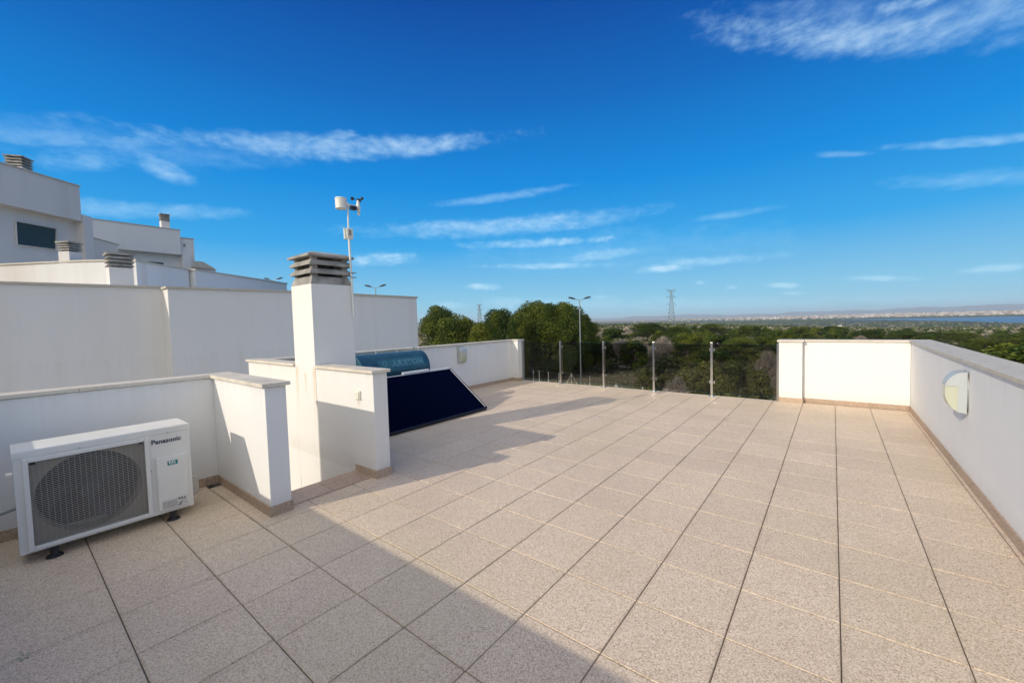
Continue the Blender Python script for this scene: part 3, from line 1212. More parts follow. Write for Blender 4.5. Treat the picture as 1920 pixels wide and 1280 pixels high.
def onx(x, y, z):
    return Matrix.Translation((x, y, z)) @ fy


text_part('Panasonic', .047, onx(AX + .0012, .655, .590), 'lettering', M_INK, ac, .0008, 0, .0011, .93)
b_ = MB()
b_.box(AX + .0223, AX + .0232, .735, .794, .420, .452)
stk = b_.build('refrigerant_sticker', M_TEAL, ac)
text_part('R32', .024, onx(AX + .0238, .742, .4325), 'print', M_WPRINT, stk, .0003, 0, .0008, 1.05)
b_ = MB()
b_.box(AX + .0234, AX + .0240, .745, .784, .4245, .4262)
b_.build('print', M_WPRINT, stk)
b_ = MB()
b_.box(AX + .0223, AX + .0230, .690, .842, .104, .170)
rs_ = b_.build('rating_label', M_STICK, ac)
b_ = MB()
rnd = random.Random(3)
for k in range(7):
    y = .694
    while y < .775:
        w_ = rnd.uniform(.004, .016)
        b_.box(AX + .0232, AX + .0236, y, y + w_, .108 + k * .0075, .1105 + k * .0075)
        y += w_ + .003
for (yy, zz, w_, h_) in ((.785, .150, .012, .012), (.801, .150, .010, .012), (.816, .150, .012, .009), (.790, .122, .022, .006), (.82, .115, .014, .004), (.80, .138, .034, .003), (.783, .108, .02, .008)):
    b_.box(AX + .0232, AX + .0236, yy, yy + w_, zz, zz + h_)
b_.build('print', M_INK, rs_)
for yy in (.16, .755):
    b_ = MB()
    b_.box(AX - .27, AX + .002, yy - .022, yy + .022, .052, .067)
    for xx in (AX - .01, AX - .26):
        b_.tube((xx, yy, .012), (xx, yy, .052), .022, .018, 12)
        b_.tube((xx, yy, 0.0025), (xx, yy, .012), .042, .036, 14)
    b_.build('foot', M_BLACK, ac)
b_ = MB()
b_.prism([Vector((-4.14, AY1, .10)), Vector((-3.95, AY1, .10)), Vector((-3.95, AY1, .29)), Vector((-4.14, AY1, .29))],
         [Vector((-4.12, AY1 + .065, .12)), Vector((-3.97, AY1 + .065, .12)), Vector((-3.97, AY1 + .065, .25)), Vector((-4.12, AY1 + .065, .25))])
b_.build('valve_cover', M_GRILLE, ac, bevel=.012)
for (yy, zz) in ((.30, .6625), (.75, .6625), (.645, .40), (.36, .076), (.58, .080), (.13, .078)):
    b_ = MB()
    b_.tube((AX, yy, zz), (AX + .0065, yy, zz), .005, n=10)
    b_.build('screw', M_GALV, ac)
b_ = MB()
b_.box(AX + .0002, AX + .0016, .10, .60, .668, .6695)
b_.build('seam', M_FINS, ac)
b_ = MB()
b_.path([(-4.10, AY0 + .01, .31), (-4.06, -.06, .30), (-4.10, -.22, .295), (-4.20, -.40, .29)], .014, 10)
b_.build('pipe', M_GALV, ac)
b_ = MB()
b_.box(-4.05, -3.98, AY0 - .030, AY0 - .004, .535, .550)
b_.build('handle', M_ACW, ac)

# small drain and pebble bits in the corner
dr = MB()
dr.tube((-4.39, 1.13, .0015), (-4.39, 1.13, .012), .018, .014, 10)
tag(dr.build('floor_drain', M_BLACK), 'tiny dark drain plug in the floor corner by the air conditioner', 'drain')
lf = MB()
for k in range(5):
    a_ = k * 1.3
    lf.add([(-1.955 + .012 * math.cos(a_), .02 + .009 * math.sin(a_), .002 + .002 * k), (-1.955 + .03 * math.cos(a_ + .5), .02 + .02 * math.sin(a_ + .5), .006),
            (-1.955 + .028 * math.cos(a_ + 1.1), .02 + .022 * math.sin(a_ + 1.1), .010)], [(0, 1, 2)])
lfo = lf.build('litter_scrap', mat('pale_litter', (.34, .38, .28), .7))
LP_ = CAM + ray(43, 1232) * ((0 - CAM.z) / ray(43, 1232).z)
lfo.location = (LP_.x + 1.955, LP_.y - .02, 0)
tag(lfo, 'tiny pale scrap of litter lying on the tiles, bottom left', 'litter')

# ------------------------------------------------------------------ solar water heater
sh = thing('solar_water_heater', 'blue cylindrical tank and dark tilted collector panel of a solar water heater', 'solar water heater', (-5.0, 3.9, 0))
TXc, TZc, TR_, TY_0, TY_1 = -5.735, .690, .275, 3.33, 4.62
b_ = MB()
NS = 48
prof_ = [(0, TR_ * .55), (.0, TR_ * .96), (.012, TR_), (TY_1 - TY_0 - .012, TR_), (TY_1 - TY_0, TR_ * .96), (TY_1 - TY_0, TR_ * .55)]
rings = []
for (dy, r) in prof_:
    rings.append([Vector((TXc + r * math.cos(2 * math.pi * k / NS), TY_0 + dy, TZc + r * math.sin(2 * math.pi * k / NS))) for k in range(NS)])
for ra, rb in zip(rings[:-1], rings[1:]):
    for k in range(NS):
        b_.face([ra[k], ra[(k + 1) % NS], rb[(k + 1) % NS], rb[k]])
b_.face(rings[0])
b_.face(list(reversed(rings[-1])))
tk = b_.build('tank', M_TANK, sh)
for p_ in tk.data.polygons:
    p_.use_smooth = len(p_.vertices) == 4
for yy in (TY_0 + .006, TY_1 - .026):
    b_ = MB()
    for k in range(NS):
        a0, a1 = 2 * math.pi * k / NS, 2 * math.pi * (k + 1) / NS
        for (ra, rb, y0_, y1_) in ((TR_ + .003, TR_ + .003, yy, yy + .02),):
            b_.face([(TXc + ra * math.cos(a0), y0_, TZc + ra * math.sin(a0)), (TXc + ra * math.cos(a1), y0_, TZc + ra * math.sin(a1)),
                     (TXc + rb * math.cos(a1), y1_, TZc + rb * math.sin(a1)), (TXc + rb * math.cos(a0), y1_, TZc + rb * math.sin(a0))])
    b_.build('band', M_TANK, tk)
# faded label wrapped on the tank, and its letters
LA = R(24)


def wrap(y, h, r):
    a_ = LA + h / TR_
    return (TXc + r * math.cos(a_), y, TZc + r * math.sin(a_))


b_ = MB()
for i in range(8):
    h0, h1 = -.065 + .15 * i / 8, -.065 + .15 * (i + 1) / 8
    b_.face([wrap(3.62, h0, TR_ + .0015), wrap(4.50, h0, TR_ + .0015), wrap(4.50, h1, TR_ + .0015), wrap(3.62, h1, TR_ + .0015)])
lb_ = b_.build('faded_label', M_TANKLAB, tk)
tx = text_part('ARISTON', .135, Matrix(), 'lettering', M_TANKTXT, tk, .0, 0, .005, 1.0)
# bend the lettering on to the cylinder
xs_ = [v_.co.x for v_ in tx.data.vertices]
sx_ = .62 / (max(xs_) - min(xs_))
for v_ in tx.data.vertices:
    v_.co = Vector(wrap(3.86 + (v_.co.x - min(xs_)) * sx_, v_.co.y * .92 - .038, TR_ + .0035))
emb = MB()
for k in range(14):
    a0, a1 = 2 * math.pi * k / 14, 2 * math.pi * (k + 1) / 14
    for r_0, r_1 in ((.028, .042),):
        emb.face([wrap(3.73 + r_0 * math.cos(a0), r_0 * math.sin(a0) + .01, TR_ + .0035), wrap(3.73 + r_1 * math.cos(a0), r_1 * math.sin(a0) + .01, TR_ + .0035),
                  wrap(3.73 + r_1 * math.cos(a1), r_1 * math.sin(a1) + .01, TR_ + .0035), wrap(3.73 + r_0 * math.cos(a1), r_0 * math.sin(a1) + .01, TR_ + .0035)])
emb.build('emblem', M_TANKTXT, tk)
# collector
P0, P1 = Vector((-4.385, 0, .045)), Vector((-5.225, 0, .645))
dn_ = (P1 - P0)
LEN = dn_.length
dn_.normalize()
nn_ = Vector((-dn_.z, 0, dn_.x)) * -1
if nn_.z < 0:
    nn_ = -nn_
PM = Matrix((dn_.to_4d(), Vector((0, 1, 0, 0)), nn_.to_4d(), Vector((0, 0, 0, 1)))).transposed()
for r_ in range(3):
    PM[r_][3] = (P0.x, 0, P0.z)[r_]
PY0, PY1 = 2.86, 4.87
b_ = MB()
b_.box(.022, LEN - .022, PY0 + .022, PY1 - .022, -.04, -.006, PM)
b_.build('collector_glass', M_PANEL, sh)
b_ = MB()
for q in ((0, .02, PY0, PY1), (LEN - .02, LEN, PY0, PY1)):
    b_.box(q[0], q[1], q[2], q[3], -.085, 0, PM)
for q in ((.0205, LEN - .0205, PY0, PY0 + .02), (.0205, LEN - .0205, PY1 - .02, PY1)):
    b_.box(q[0], q[1], q[2], q[3], -.085, 0, PM)
b_.box(.021, LEN - .021, PY0 + .021, PY1 - .021, -.084, -.06, PM)
b_.build('collector_frame', M_PFRAME, sh, bevel=.002)
b_ = MB()
b_.box(.03, LEN - .03, PY1 - .030, PY1 - .023, -.0055, .0015, PM)
b_.box(LEN - .0195, LEN - .004, PY0 + .03, PY1 - .03, .0005, .0025, PM)
b_.build('collector_trim', M_ALU, sh)
b_ = MB()
b_.box(LEN + .003, LEN + .045, 3.88, 4.40, -.02, .012, PM)
b_.box(LEN + .003, LEN + .030, 4.43, 4.86, -.02, .002, PM)
b_.build('cover_strip', mat('white_painted_strip', (.55, .56, .57), .6), sh)
b_ = MB()  # added sheets closing the gap to the tank so the cast shadow joins up
b_.prism([Vector((-5.235, 2.90, .60)), Vector((-5.235, 4.84, .60)), Vector((-5.50, 4.60, .56)), Vector((-5.50, 2.90, .56))],
         [Vector((-5.235, 2.90, .61)), Vector((-5.235, 4.84, .61)), Vector((-5.50, 4.60, .57)), Vector((-5.50, 2.90, .57))])
b_.prism([Vector((-5.24, 4.66, .30)), Vector((-5.60, 4.66, .30)), Vector((-5.60, 4.66, .62)), Vector((-5.24, 4.66, .60))],
         [Vector((-5.24, 4.67, .30)), Vector((-5.60, 4.67, .30)), Vector((-5.60, 4.67, .62)), Vector((-5.24, 4.67, .60))])
b_.build('shadow_fill_plate', M_PFRAME, sh)
b_ = MB()
for yy in (3.15, 4.35):
    b_.box(-5.96, -5.925, yy, yy + .035, .003, .52)
    b_.box(-5.40, -5.365, yy, yy + .035, .003, .40)
    b_.box(-5.99, -5.30, yy, yy + .035, .385, .420)
    b_.box(-5.96, -4.50, yy + .036, yy + .060, .003, .038)
b_.box(-5.925, -5.89, 3.19, 4.35, .25, .285)
b_.build('stand', M_GALV, sh)
b_ = MB()
b_.path([(-5.735, 4.60, .965), (-5.735, 4.60, 1.005), (-5.95, 4.66, 1.005), (-6.02, 4.74, .6), (-5.5, 4.9, .5), (-5.25, 4.88, .56)], .011, 8)
b_.build('pipe', M_GALV, sh)
for yy, zz, rr in ((3.75, 1.01, .016), (4.15, .995, .014)):
    b_ = MB()
    b_.tube((-5.735, yy, .964), (-5.735, yy, zz), rr, n=10)
    b_.build('tank_fitting', M_GALV, sh)

# ------------------------------------------------------------------ glass balustrade
gb = thing('glass_balustrade', 'tinted glass balustrade with square steel posts along the far terrace edge', 'balustrade', (-3.3, 7.86, 0))
PXs = [-4.815, -3.765, -2.715, -1.685]
GY = 7.90
for x_ in PXs:
    b_ = MB()
    b_.box(x_ - .019, x_ + .019, GY - .070, GY - .030, .006, .955)
    p_ = b_.build('post', M_STEEL, gb, bevel=.0015)
    b_ = MB()
    b_.box(x_ - .05, x_ + .05, GY - .103, GY - .003, .0015, .0058)
    b_.build('base_plate', M_STEEL, p_)
    for z in (.22, .80):
        b_ = MB()
        b_.box(x_ - .045, x_ + .045, GY - .0295, GY - .0065, z, z + .05)
        b_.build('clamp', M_STEEL, p_)
b_ = MB()
b_.box(-.712, -.692, GY - .06, GY - .01, .006, .95)
b_.build('post', M_STEEL, gb)
b_ = MB()
b_.box(-5.897, -5.865, GY - .06, GY - .01, .006, .95)
b_.build('post', M_GALV, gb)
edges = [-5.875] + PXs + [-.705]
for a_, c_ in zip(edges[:-1], edges[1:]):
    b_ = MB()
    b_.box(a_ + .015, c_ - .015, GY - .006, GY + .004, .055, .925)
    b_.build('glass_pane', M_GLASS, gb)

# ------------------------------------------------------------------ neighbouring houses


def plane_pt(u, v, P, ang):
    """hit of the pixel's ray with a vertical plane through P running along compass angle ang (from +Y towards +X)"""
    n_ = Vector((math.cos(R(ang)), -math.sin(R(ang)), 0))
    d_ = ray(u, v)
    return CAM + d_ * (((P - CAM).dot(n_)) / d_.dot(n_))


def facade(parent, pts, P, ang, zb, depth, m=M_NEI, name='wall', cop=None, off=0, bevel=0):
    """solid block whose top edge passes the given pixels on that plane; extends behind the plane by depth"""
    n_ = Vector((math.cos(R(ang)), -math.sin(R(ang)), 0))
    if (CAM - P).dot(n_) < 0:
        n_ = -n_
    Pn = P + n_ * off
    top = [plane_pt(u, v, Pn, ang) for u, v in pts]
    b_ = MB()
    fr = [Vector((t.x, t.y, zb)) for t in top[::-1]] + top
    bk = [q - n_ * depth for q in fr]
    b_.prism(fr, bk)
    o_ = b_.build(name, m, parent, bevel=bevel)
    if cop:
        c_ = MB()
        for i_, (a, b) in enumerate(zip(top[:-1], top[1:])):
            d_ = (b - a).normalized()
            a2, b2 = a - d_ * (.03 if i_ == 0 else -.002), b + d_ * (.03 if i_ == len(top) - 2 else -.002)
            q = [a2 + n_ * .03, b2 + n_ * .03, b2 - n_ * (min(depth, cop) + .03), a2 - n_ * (min(depth, cop) + .03)]
            c_.prism([x + Vector((0, 0, .001)) for x in q], [x + Vector((0, 0, .035)) for x in q])
        c_.build('coping', M_GREYCOP, parent)
    return top


def c1(x, y):
    return (x / 3.368, 280 + y / 3.368)


# next-door house: long shaded wall in two lengths
nh = thing('neighbour_house', 'next-door white house whose long blank wall runs left beyond the stairwell', 'house', (-9, 4, -6.5))
PA, PB = Vector((-8.86, 0, 0)), Vector((-8.62, 0, 0))
yj = plane_pt(314, 541, PB, 0).y
r3_ = ray(303, 541)
PA = Vector((r3_.x / r3_.y * yj, 0, 0))
facade(nh, [(-40, 530.9), (0, 532), (303, 540.5)], PA, 0, -6.5, 5.0, cop=.25)
facade(nh, [(314, 540.5), (545, 548), (781, 558.5)], PB, 0, -6.5, 5.3, cop=.25)


def small_chimney(name, label, cx, cy, w, z0, z1, rot, n=3, hs_=.10, m=M_NEI2, group='louvred chimneys on the neighbouring roofs', d=None, o_=.02):
    d = d or w
    t_ = thing(name, label, 'chimney', (0, 0, 0), group)
    sh_ = MB()
    sh_.box(-w / 2, w / 2, -d / 2, d / 2, z0, z1)
    a_ = sh_.build('shaft', m, t_)
    lv = MB()
    for k in range(n):
        z = z1 + .03 + k * hs_
        lv.frustum(-w / 2 - o_, w / 2 + o_, -d / 2 - o_, d / 2 + o_, z, z + hs_ * .66, o_ + .01)
    lv.box(-w / 2 + .05, w / 2 - .05, -d / 2 + .05, d / 2 - .05, z1, z1 + n * hs_)
    b2 = lv.build('louvre', M_CONC, t_)
    cp = MB()
    zt = z1 + .03 + n * hs_
    cp.box(-w / 2 - o_ * 1.5, w / 2 + o_ * 1.5, -d / 2 - o_ * 1.5, d / 2 + o_ * 1.5, zt, zt + .035)
    cp.build('cap', M_CONC, t_)
    t_.rotation_euler = (0, 0, R(rot))
    t_.location = (cx, cy, 0)
    return t_


# chimney standing just behind the long wall
small_chimney('chimney', 'square louvred chimney half hidden behind the long shaded wall, nearest of the neighbours', -11.44, 1.64, .36, -4.5, 2.72, 0, 3, .075)

# second terrace, turned 35 degrees
h2 = thing('stepped_house', 'low white terrace parapets stepping down beyond the long shaded wall', 'house', (-14, 3, -6.5))
P2 = Vector((-12.75, 2.35, 0))
facade(h2, [c1(858, 708), c1(1190, 765)], P2, -36.5, -6.5, 2.4, cop=.25)
P2b = plane_pt(*c1(1190, 765), P2, -36.5)
facade(h2, [c1(1232, 764), c1(1810, 850)], P2b + Vector((.22, -.10, 0)), -34.5, -6.5, 2.0, cop=.25)
P2c = plane_pt(*c1(858, 708), P2, -36.5)
facade(h2, [c1(-60, 735), c1(520, 709), c1(856, 703)], P2c, 57, -6.5, .25, m=M_NEI2, cop=.25)
CH2 = at(132, 480, 9.6)
small_chimney('chimney', 'squat louvred chimney sunlit on its left, below the dark shuttered window', CH2.x, CH2.y, .27, -4.5, at(132, 473, 9.6).z, -55, 3, .055)

# house A with the shuttered window
h3 = thing('tall_house', 'tall white house with dark shuttered window at the left edge', 'house', (-18, 1, -6.5))
P3 = Vector((-18.2, 1.3, 0))
facade(h3, [c1(-260, -10), c1(0, 88), c1(500, 236)], P3, -34.5, plane_pt(*c1(250, 395), P3, -34.5).z, 5, m=M_NEI2, cop=.3)
facade(h3, [c1(-260, 300), c1(0, 345), c1(522, 455)], P3, -34.5, -6.5, 4.5, m=M_NEI2, off=-.30)
facade(h3, [c1(522, 412), c1(582, 430)], P3, -34.5, -6.5, 5, m=M_NEI2, name='pilaster', off=.02)
b_ = MB()
n3_ = Vector((math.cos(R(-34.5)), -math.sin(R(-34.5)), 0))
P3w = P3 - n3_ * .295
w_ = [plane_pt(*c1(*q), P3w, -34.5) for q in ((95, 455), (352, 503), (348, 632), (103, 600))]
b_.prism([q for q in w_], [q - n3_ * .02 for q in w_])
win = b_.build('window', M_SHUT, h3)
b_ = MB()
for k in range(4):
    a, b = w_[k], w_[(k + 1) % 4]
    d_ = (b - a).normalized() * .015
    up = (w_[3] - w_[0]).normalized() * .015 if k % 2 == 0 else (w_[1] - w_[0]).normalized() * .015
    b_.prism([a - d_ * (k % 2 == 0), b + d_ * (k % 2 == 0), b + d_ * (k % 2 == 0) - up * (1 if k in (0, 3) else -1), a - d_ * (k % 2 == 0) - up * (1 if k in (0, 3) else -1)],
             [x + n3_ * .05 for x in (a - d_ * (k % 2 == 0), b + d_ * (k % 2 == 0), b + d_ * (k % 2 == 0) - up * (1 if k in (0, 3) else -1), a - d_ * (k % 2 == 0) - up * (1 if k in (0, 3) else -1))])
b_.build('frame', M_NEI2, win)
ctr = plane_pt(36, 316, P3 - n3_ * 1.0, -34.5)
small_chimney('chimney', 'louvred chimney on top of the tall house at the upper left edge', ctr.x, ctr.y, .38, 4.0, ctr.z, -35, 3, .085)

# house B farther on
h4 = thing('far_house', 'farther white house with stepped end roof and its own chimney, left background', 'house', (-25, 5, -6.5))
P4 = Vector((-24.2, 0, 0))
facade(h4, [c1(560, 438), c1(1136, 512)], P4, -1.5, plane_pt(*c1(900, 640), P4, 0).z, 5, cop=.3)
facade(h4, [c1(560, 600), c1(1152, 662)], P4, -1.5, -6.5, 5, off=-.35)
facade(h4, [c1(1137, 560), c1(1222, 568)], P4, -1.5, -6.5, 5, off=-.1, cop=.3)
facade(h4, [c1(1152, 662), c1(1205, 668)], P4, -1.5, -6.5, 5, off=.0, name='pilaster')
facade(h4, [c1(590, 560), c1(745, 604)], P4, -1.5, -6.5, 2.2, m=M_NEI2, off=2.4, cop=.3)
facade(h4, [c1(1205, 745), c1(1362, 762)], P4, -1.5, -6.5, 4, off=-.05, cop=.3)
n4_ = Vector((math.cos(R(-1.5)), -math.sin(R(-1.5)), 0))
b_ = MB()
q4 = [plane_pt(*c1(*q), P4 - n4_ * .345, -1.5) for q in ((905, 705), (1032, 715), (1032, 760), (905, 745))]
b_.prism(q4, [q - n4_ * .02 for q in q4])
b_.build('window', M_SHUT, h4)
b_ = MB()
q4 = [plane_pt(*c1(*q), P4 - n4_ * .09, -1.5) for q in ((1157, 597), (1172, 597), (1172, 616), (1157, 616))]
b_.prism(q4, [q - n4_ * .02 for q in q4])
b_.build('vent', M_CONC, h4)
b_ = MB()
q4 = [plane_pt(*c1(*q), P4 + n4_ * .3, -1.5) for q in ((1226, 705), (1280, 708), (1358, 752), (1355, 758), (1226, 742))]
b_.prism(q4, [q - n4_ * .05 for q in q4])
b_.build('stair_railing', M_GREYCOP, h4)
ctr = plane_pt(308.5, 415.5, P4 - n4_ * .8, -1.5)
small_chimney('chimney', 'narrow louvred chimney on the flat roof of the farther white house', ctr.x, ctr.y, .32, 3.0, ctr.z, 0, 3, .09)

# ------------------------------------------------------------------ street lamps


def street_lamp(u, vtop, depth, label):
    top = at(u, vtop, depth)
    zb = ground_z(top.x, top.y)
    t_ = thing('street_lamp', label, 'street lamp', (top.x, top.y, zb), 'double headed street lamps')
    b_ = MB()
    b_.tube((top.x, top.y, zb - .1), (top.x, top.y, top.z), .10, .055, 12)
    b_.build('pole', M_LAMPPOLE, t_)
    ax = RGT.copy()
    ax.z = 0
    ax.normalize()
    b_ = MB()
    b_.tube(top - ax * .75 + Vector((0, 0, .22)), top, .035, .04, 8)
    b_.tube(top + ax * .75 + Vector((0, 0, .22)), top, .035, .04, 8)
    b_.build('arm', M_LAMPPOLE, t_)
    for s_ in (-1, 1):
        c_ = top + ax * s_ * .95 + Vector((0, 0, .30))
        h_ = MB()
        ang = math.atan2(ax.y, ax.x)
        Mx = Matrix.Translation(c_) @ Matrix.Rotation(ang, 4, 'Z') @ Matrix.Rotation(-s_ * R(14), 4, 'Y')
        vs_ = []
        rings_ = []
        for (x_, w1_, h1_) in ((-.45, .06, .04), (-.3, .13, .09), (0, .17, .12), (.28, .15, .10), (.45, .05, .04)):
            x_ *= s_
            rings_.append([Mx @ Vector((x_, w1_ * math.cos(k * math.pi / 4), h1_ * math.sin(k * math.pi / 4))) for k in range(8)])
        for ra, rb in zip(rings_[:-1], rings_[1:]):
            for k in range(8):
                h_.face([ra[k], ra[(k + 1) % 8], rb[(k + 1) % 8], rb[k]])
        h_.face(rings_[0])
        h_.face(rings_[-1])
        h_.build('lamp_head', M_LAMPHEAD, t_)
    return t_


street_lamp(1086.5, 563, 50, 'tall double headed street lamp beyond the glass balustrade')
street_lamp(704, 540, 52, 'double headed street lamp peeking over the long wall right of the chimney')
street_lamp(512.5, 526, 60, 'double headed street lamp peeking over the low parapets left of the chimney')

# ------------------------------------------------------------------ pylons


def pylon(u, vtop, depth, label):
    top = at(u, vtop, depth)
    zb = ground_z(top.x, top.y)
    H_ = top.z - zb
    t_ = thing('electricity_pylon', label, 'pylon', (top.x, top.y, zb))
    X, Y, Z = top.x, top.y, zb
    r_ = .0032 * H_
    b_ = MB()
    lev = [0, .12, .24, .36, .47, .57, .66, .74, .81, .87, .93, 1.0]
    wd = lambda t: (4.2 * (1 - t) ** 1.15 + .85) * H_ / 50
    ca, sa = math.cos(R(20)), math.sin(R(20))

    def P(x, y, z):
        return Vector((X + x * ca - y * sa, Y + x * sa + y * ca, Z + z))
    for a, c in zip(lev[:-1], lev[1:]):
        wa, wc = wd(a), wd(c)
        co = ((1, 1), (-1, 1), (-1, -1), (1, -1))
        for k in range(4):
            p, q = co[k], co[(k + 1) % 4]
            b_.tube(P(p[0] * wa, p[1] * wa, a * H_), P(p[0] * wc, p[1] * wc, c * H_), r_ * 1.5, n=4)
            b_.tube(P(p[0] * wa, p[1] * wa, a * H_), P(q[0] * wc, q[1] * wc, c * H_), r_, n=4)
            b_.tube(P(q[0] * wa, q[1] * wa, a * H_), P(p[0] * wc, p[1] * wc, c * H_), r_, n=4)
            b_.tube(P(p[0] * wc, p[1] * wc, c * H_), P(q[0] * wc, q[1] * wc, c * H_), r_, n=4)
    b_.build('lattice_tower', M_PYLON, t_)
    for (z, L_) in ((.60, 6.2), (.80, 6.2)):
        for s_ in (-1, 1):
            a_ = MB()
            tip = P(s_ * L_ * H_ / 50, 0, z * H_)
            w0 = wd(z)
            for yy in (-1, 1):
                a_.tube(P(s_ * w0, yy * w0, z * H_), tip, r_, n=4)
                a_.tube(P(s_ * w0, yy * w0, (z + .045) * H_), tip, r_, n=4)
            a_.tube(tip, tip - Vector((0, 0, .05 * H_)), r_ * .8, n=4)
            a_.build('cross_arm', M_PYLON, t_)
    a_ = MB()
    for s_ in (-1, 1):
        tip = P(s_ * 6 * H_ / 50, 0, 1.03 * H_)
        mid = P(s_ * 4.5 * H_ / 50, 0, .95 * H_)
        for yy in (-1, 1):
            a_.tube(P(s_ * .8 * H_ / 50, yy * .6, .93 * H_), mid, r_, n=4)
            a_.tube(P(s_ * .8 * H_ / 50, yy * .6, 1.0 * H_), tip, r_, n=4)
            a_.tube(P(s_ * .8 * H_ / 50, yy * .6, .97 * H_), tip, r_, n=4)
        a_.tube(mid, tip, r_, n=4)
        a_.tube(mid, P(s_ * 3 * H_ / 50, 0, 1.0 * H_), r_, n=4)
    a_.tube(P(-4.5 * H_ / 50, 0, .975 * H_), P(4.5 * H_ / 50, 0, .975 * H_), r_, n=4)
    a_.build('top_arm', M_PYLON, t_)
    return t_


pylon(1258.5, 544, 560, 'tall lattice pylon standing above the scrub at the centre right')
pylon(898.5, 571, 950, 'distant faint pylon rising behind the pines left of centre')

# ------------------------------------------------------------------ wire fence
FPTS = [(1000, 694, 52), (1011, 694.5, 51.5), (1028, 697, 50), (1048, 699, 49), (1071.5, 699.5, 48), (1106, 705, 45), (1155.5, 717.5, 39.5), (1205, 726, 37)]
wf = thing('wire_fence', 'low wire fence with thin concrete posts on the ground beyond the glass', 'fence', (at(1071, 700, 48).x, at(1071, 700, 48).y, -6.5))
prev = None
for i, (u, v, D) in enumerate(FPTS):
    t_ = at(u, v, D)
    zb = ground_z(t_.x, t_.y) - .1
    b_ = MB()
    b_.tube((t_.x, t_.y, zb), t_, .05, n=6)
    if i in (4, 6):
        ax = Vector((RGT.x, RGT.y, 0)).normalized()
        for s_ in (-1, 1):
            b_.tube(t_ - Vector((0, 0, .1)), Vector((t_.x, t_.y, zb)) + ax * s_ * .95, .035, n=6)
    b_.build('fence_post', mat('fence_concrete', (.50, .49, .45), .9), wf)
    if prev is not None:
        w_ = MB()
        for z in (.05, .35, .65, .95, 1.25, 1.55, 1.75):
            a = Vector((prev[0].x, prev[0].y, min(prev[0].z, prev[1] + z + .1)))
            b = Vector((t_.x, t_.y, min(t_.z, zb + z + .1)))
            w_.tube(a, b, .006, n=4, caps=False)
        w_.build('wire', M_GALV, wf)
    prev = (t_, zb)

# ------------------------------------------------------------------ vegetation


def leaf_cloud(mb, rng, lobes, n, size, droop=.3, flat=.75):
    """leaf-sized faces over the surfaces of many small lobes; tone varies clump by clump"""
    tot = sum(l[3] ** 2 for l in lobes)
    for (cx, cy, cz, r) in lobes:
        k = int(n * r * r / tot)
        tone0 = rng.uniform(.15, .85)
        for _ in range(k):
            a = rng.uniform(0, 2 * math.pi)
            z = rng.uniform(-.75, 1)
            rr = math.sqrt(1 - z * z)
            d = Vector((rr * math.cos(a), rr * math.sin(a), z))
            q = r * (rng.uniform(.55, 1.08) ** .5) * (1 + .22 * mnoise.noise(d * 2.3 + Vector((cx, cy, cz))))
            p = Vector((cx, cy, cz)) + Vector((d.x * q, d.y * q, d.z * q * flat))
            t = Vector((rng.gauss(0, 1), rng.gauss(0, 1), rng.gauss(0, 1)))
            nrm = (d + .8 * t).normalized()
            e1 = nrm.cross(Vector((0, 0, 1)) + .2 * t)
            if e1.length < 1e-3:
                continue
            e1.normalize()
            e2 = nrm.cross(e1)
            s = size * rng.uniform(.6, 1.4)
            tone = min(1, max(0, tone0 + rng.gauss(0, .16)))
            mb.face([p - e1 * s, p + e2 * s * .55, p + e1 * s, p - e2 * s * .55], tone)


def crown_lobes(rng, w, h, n, low=.3, squash=1.0):
    """lobes filling a dome of half width w and height h"""
    out_ = []
    for i in range(n):
        a = rng.uniform(0, 2 * math.pi)
        z = rng.uniform(0, 1) ** .8
        rad = math.sqrt(max(0, 1 - (z * .95) ** 2)) * w * rng.uniform(.35, 1.0) ** .6
        r = w * rng.uniform(.20, .36)
        out_.append((rad * math.cos(a) * .82, rad * math.sin(a) * .82, h * (low + (1 - low) * z) - r * .5, r))
    return out_


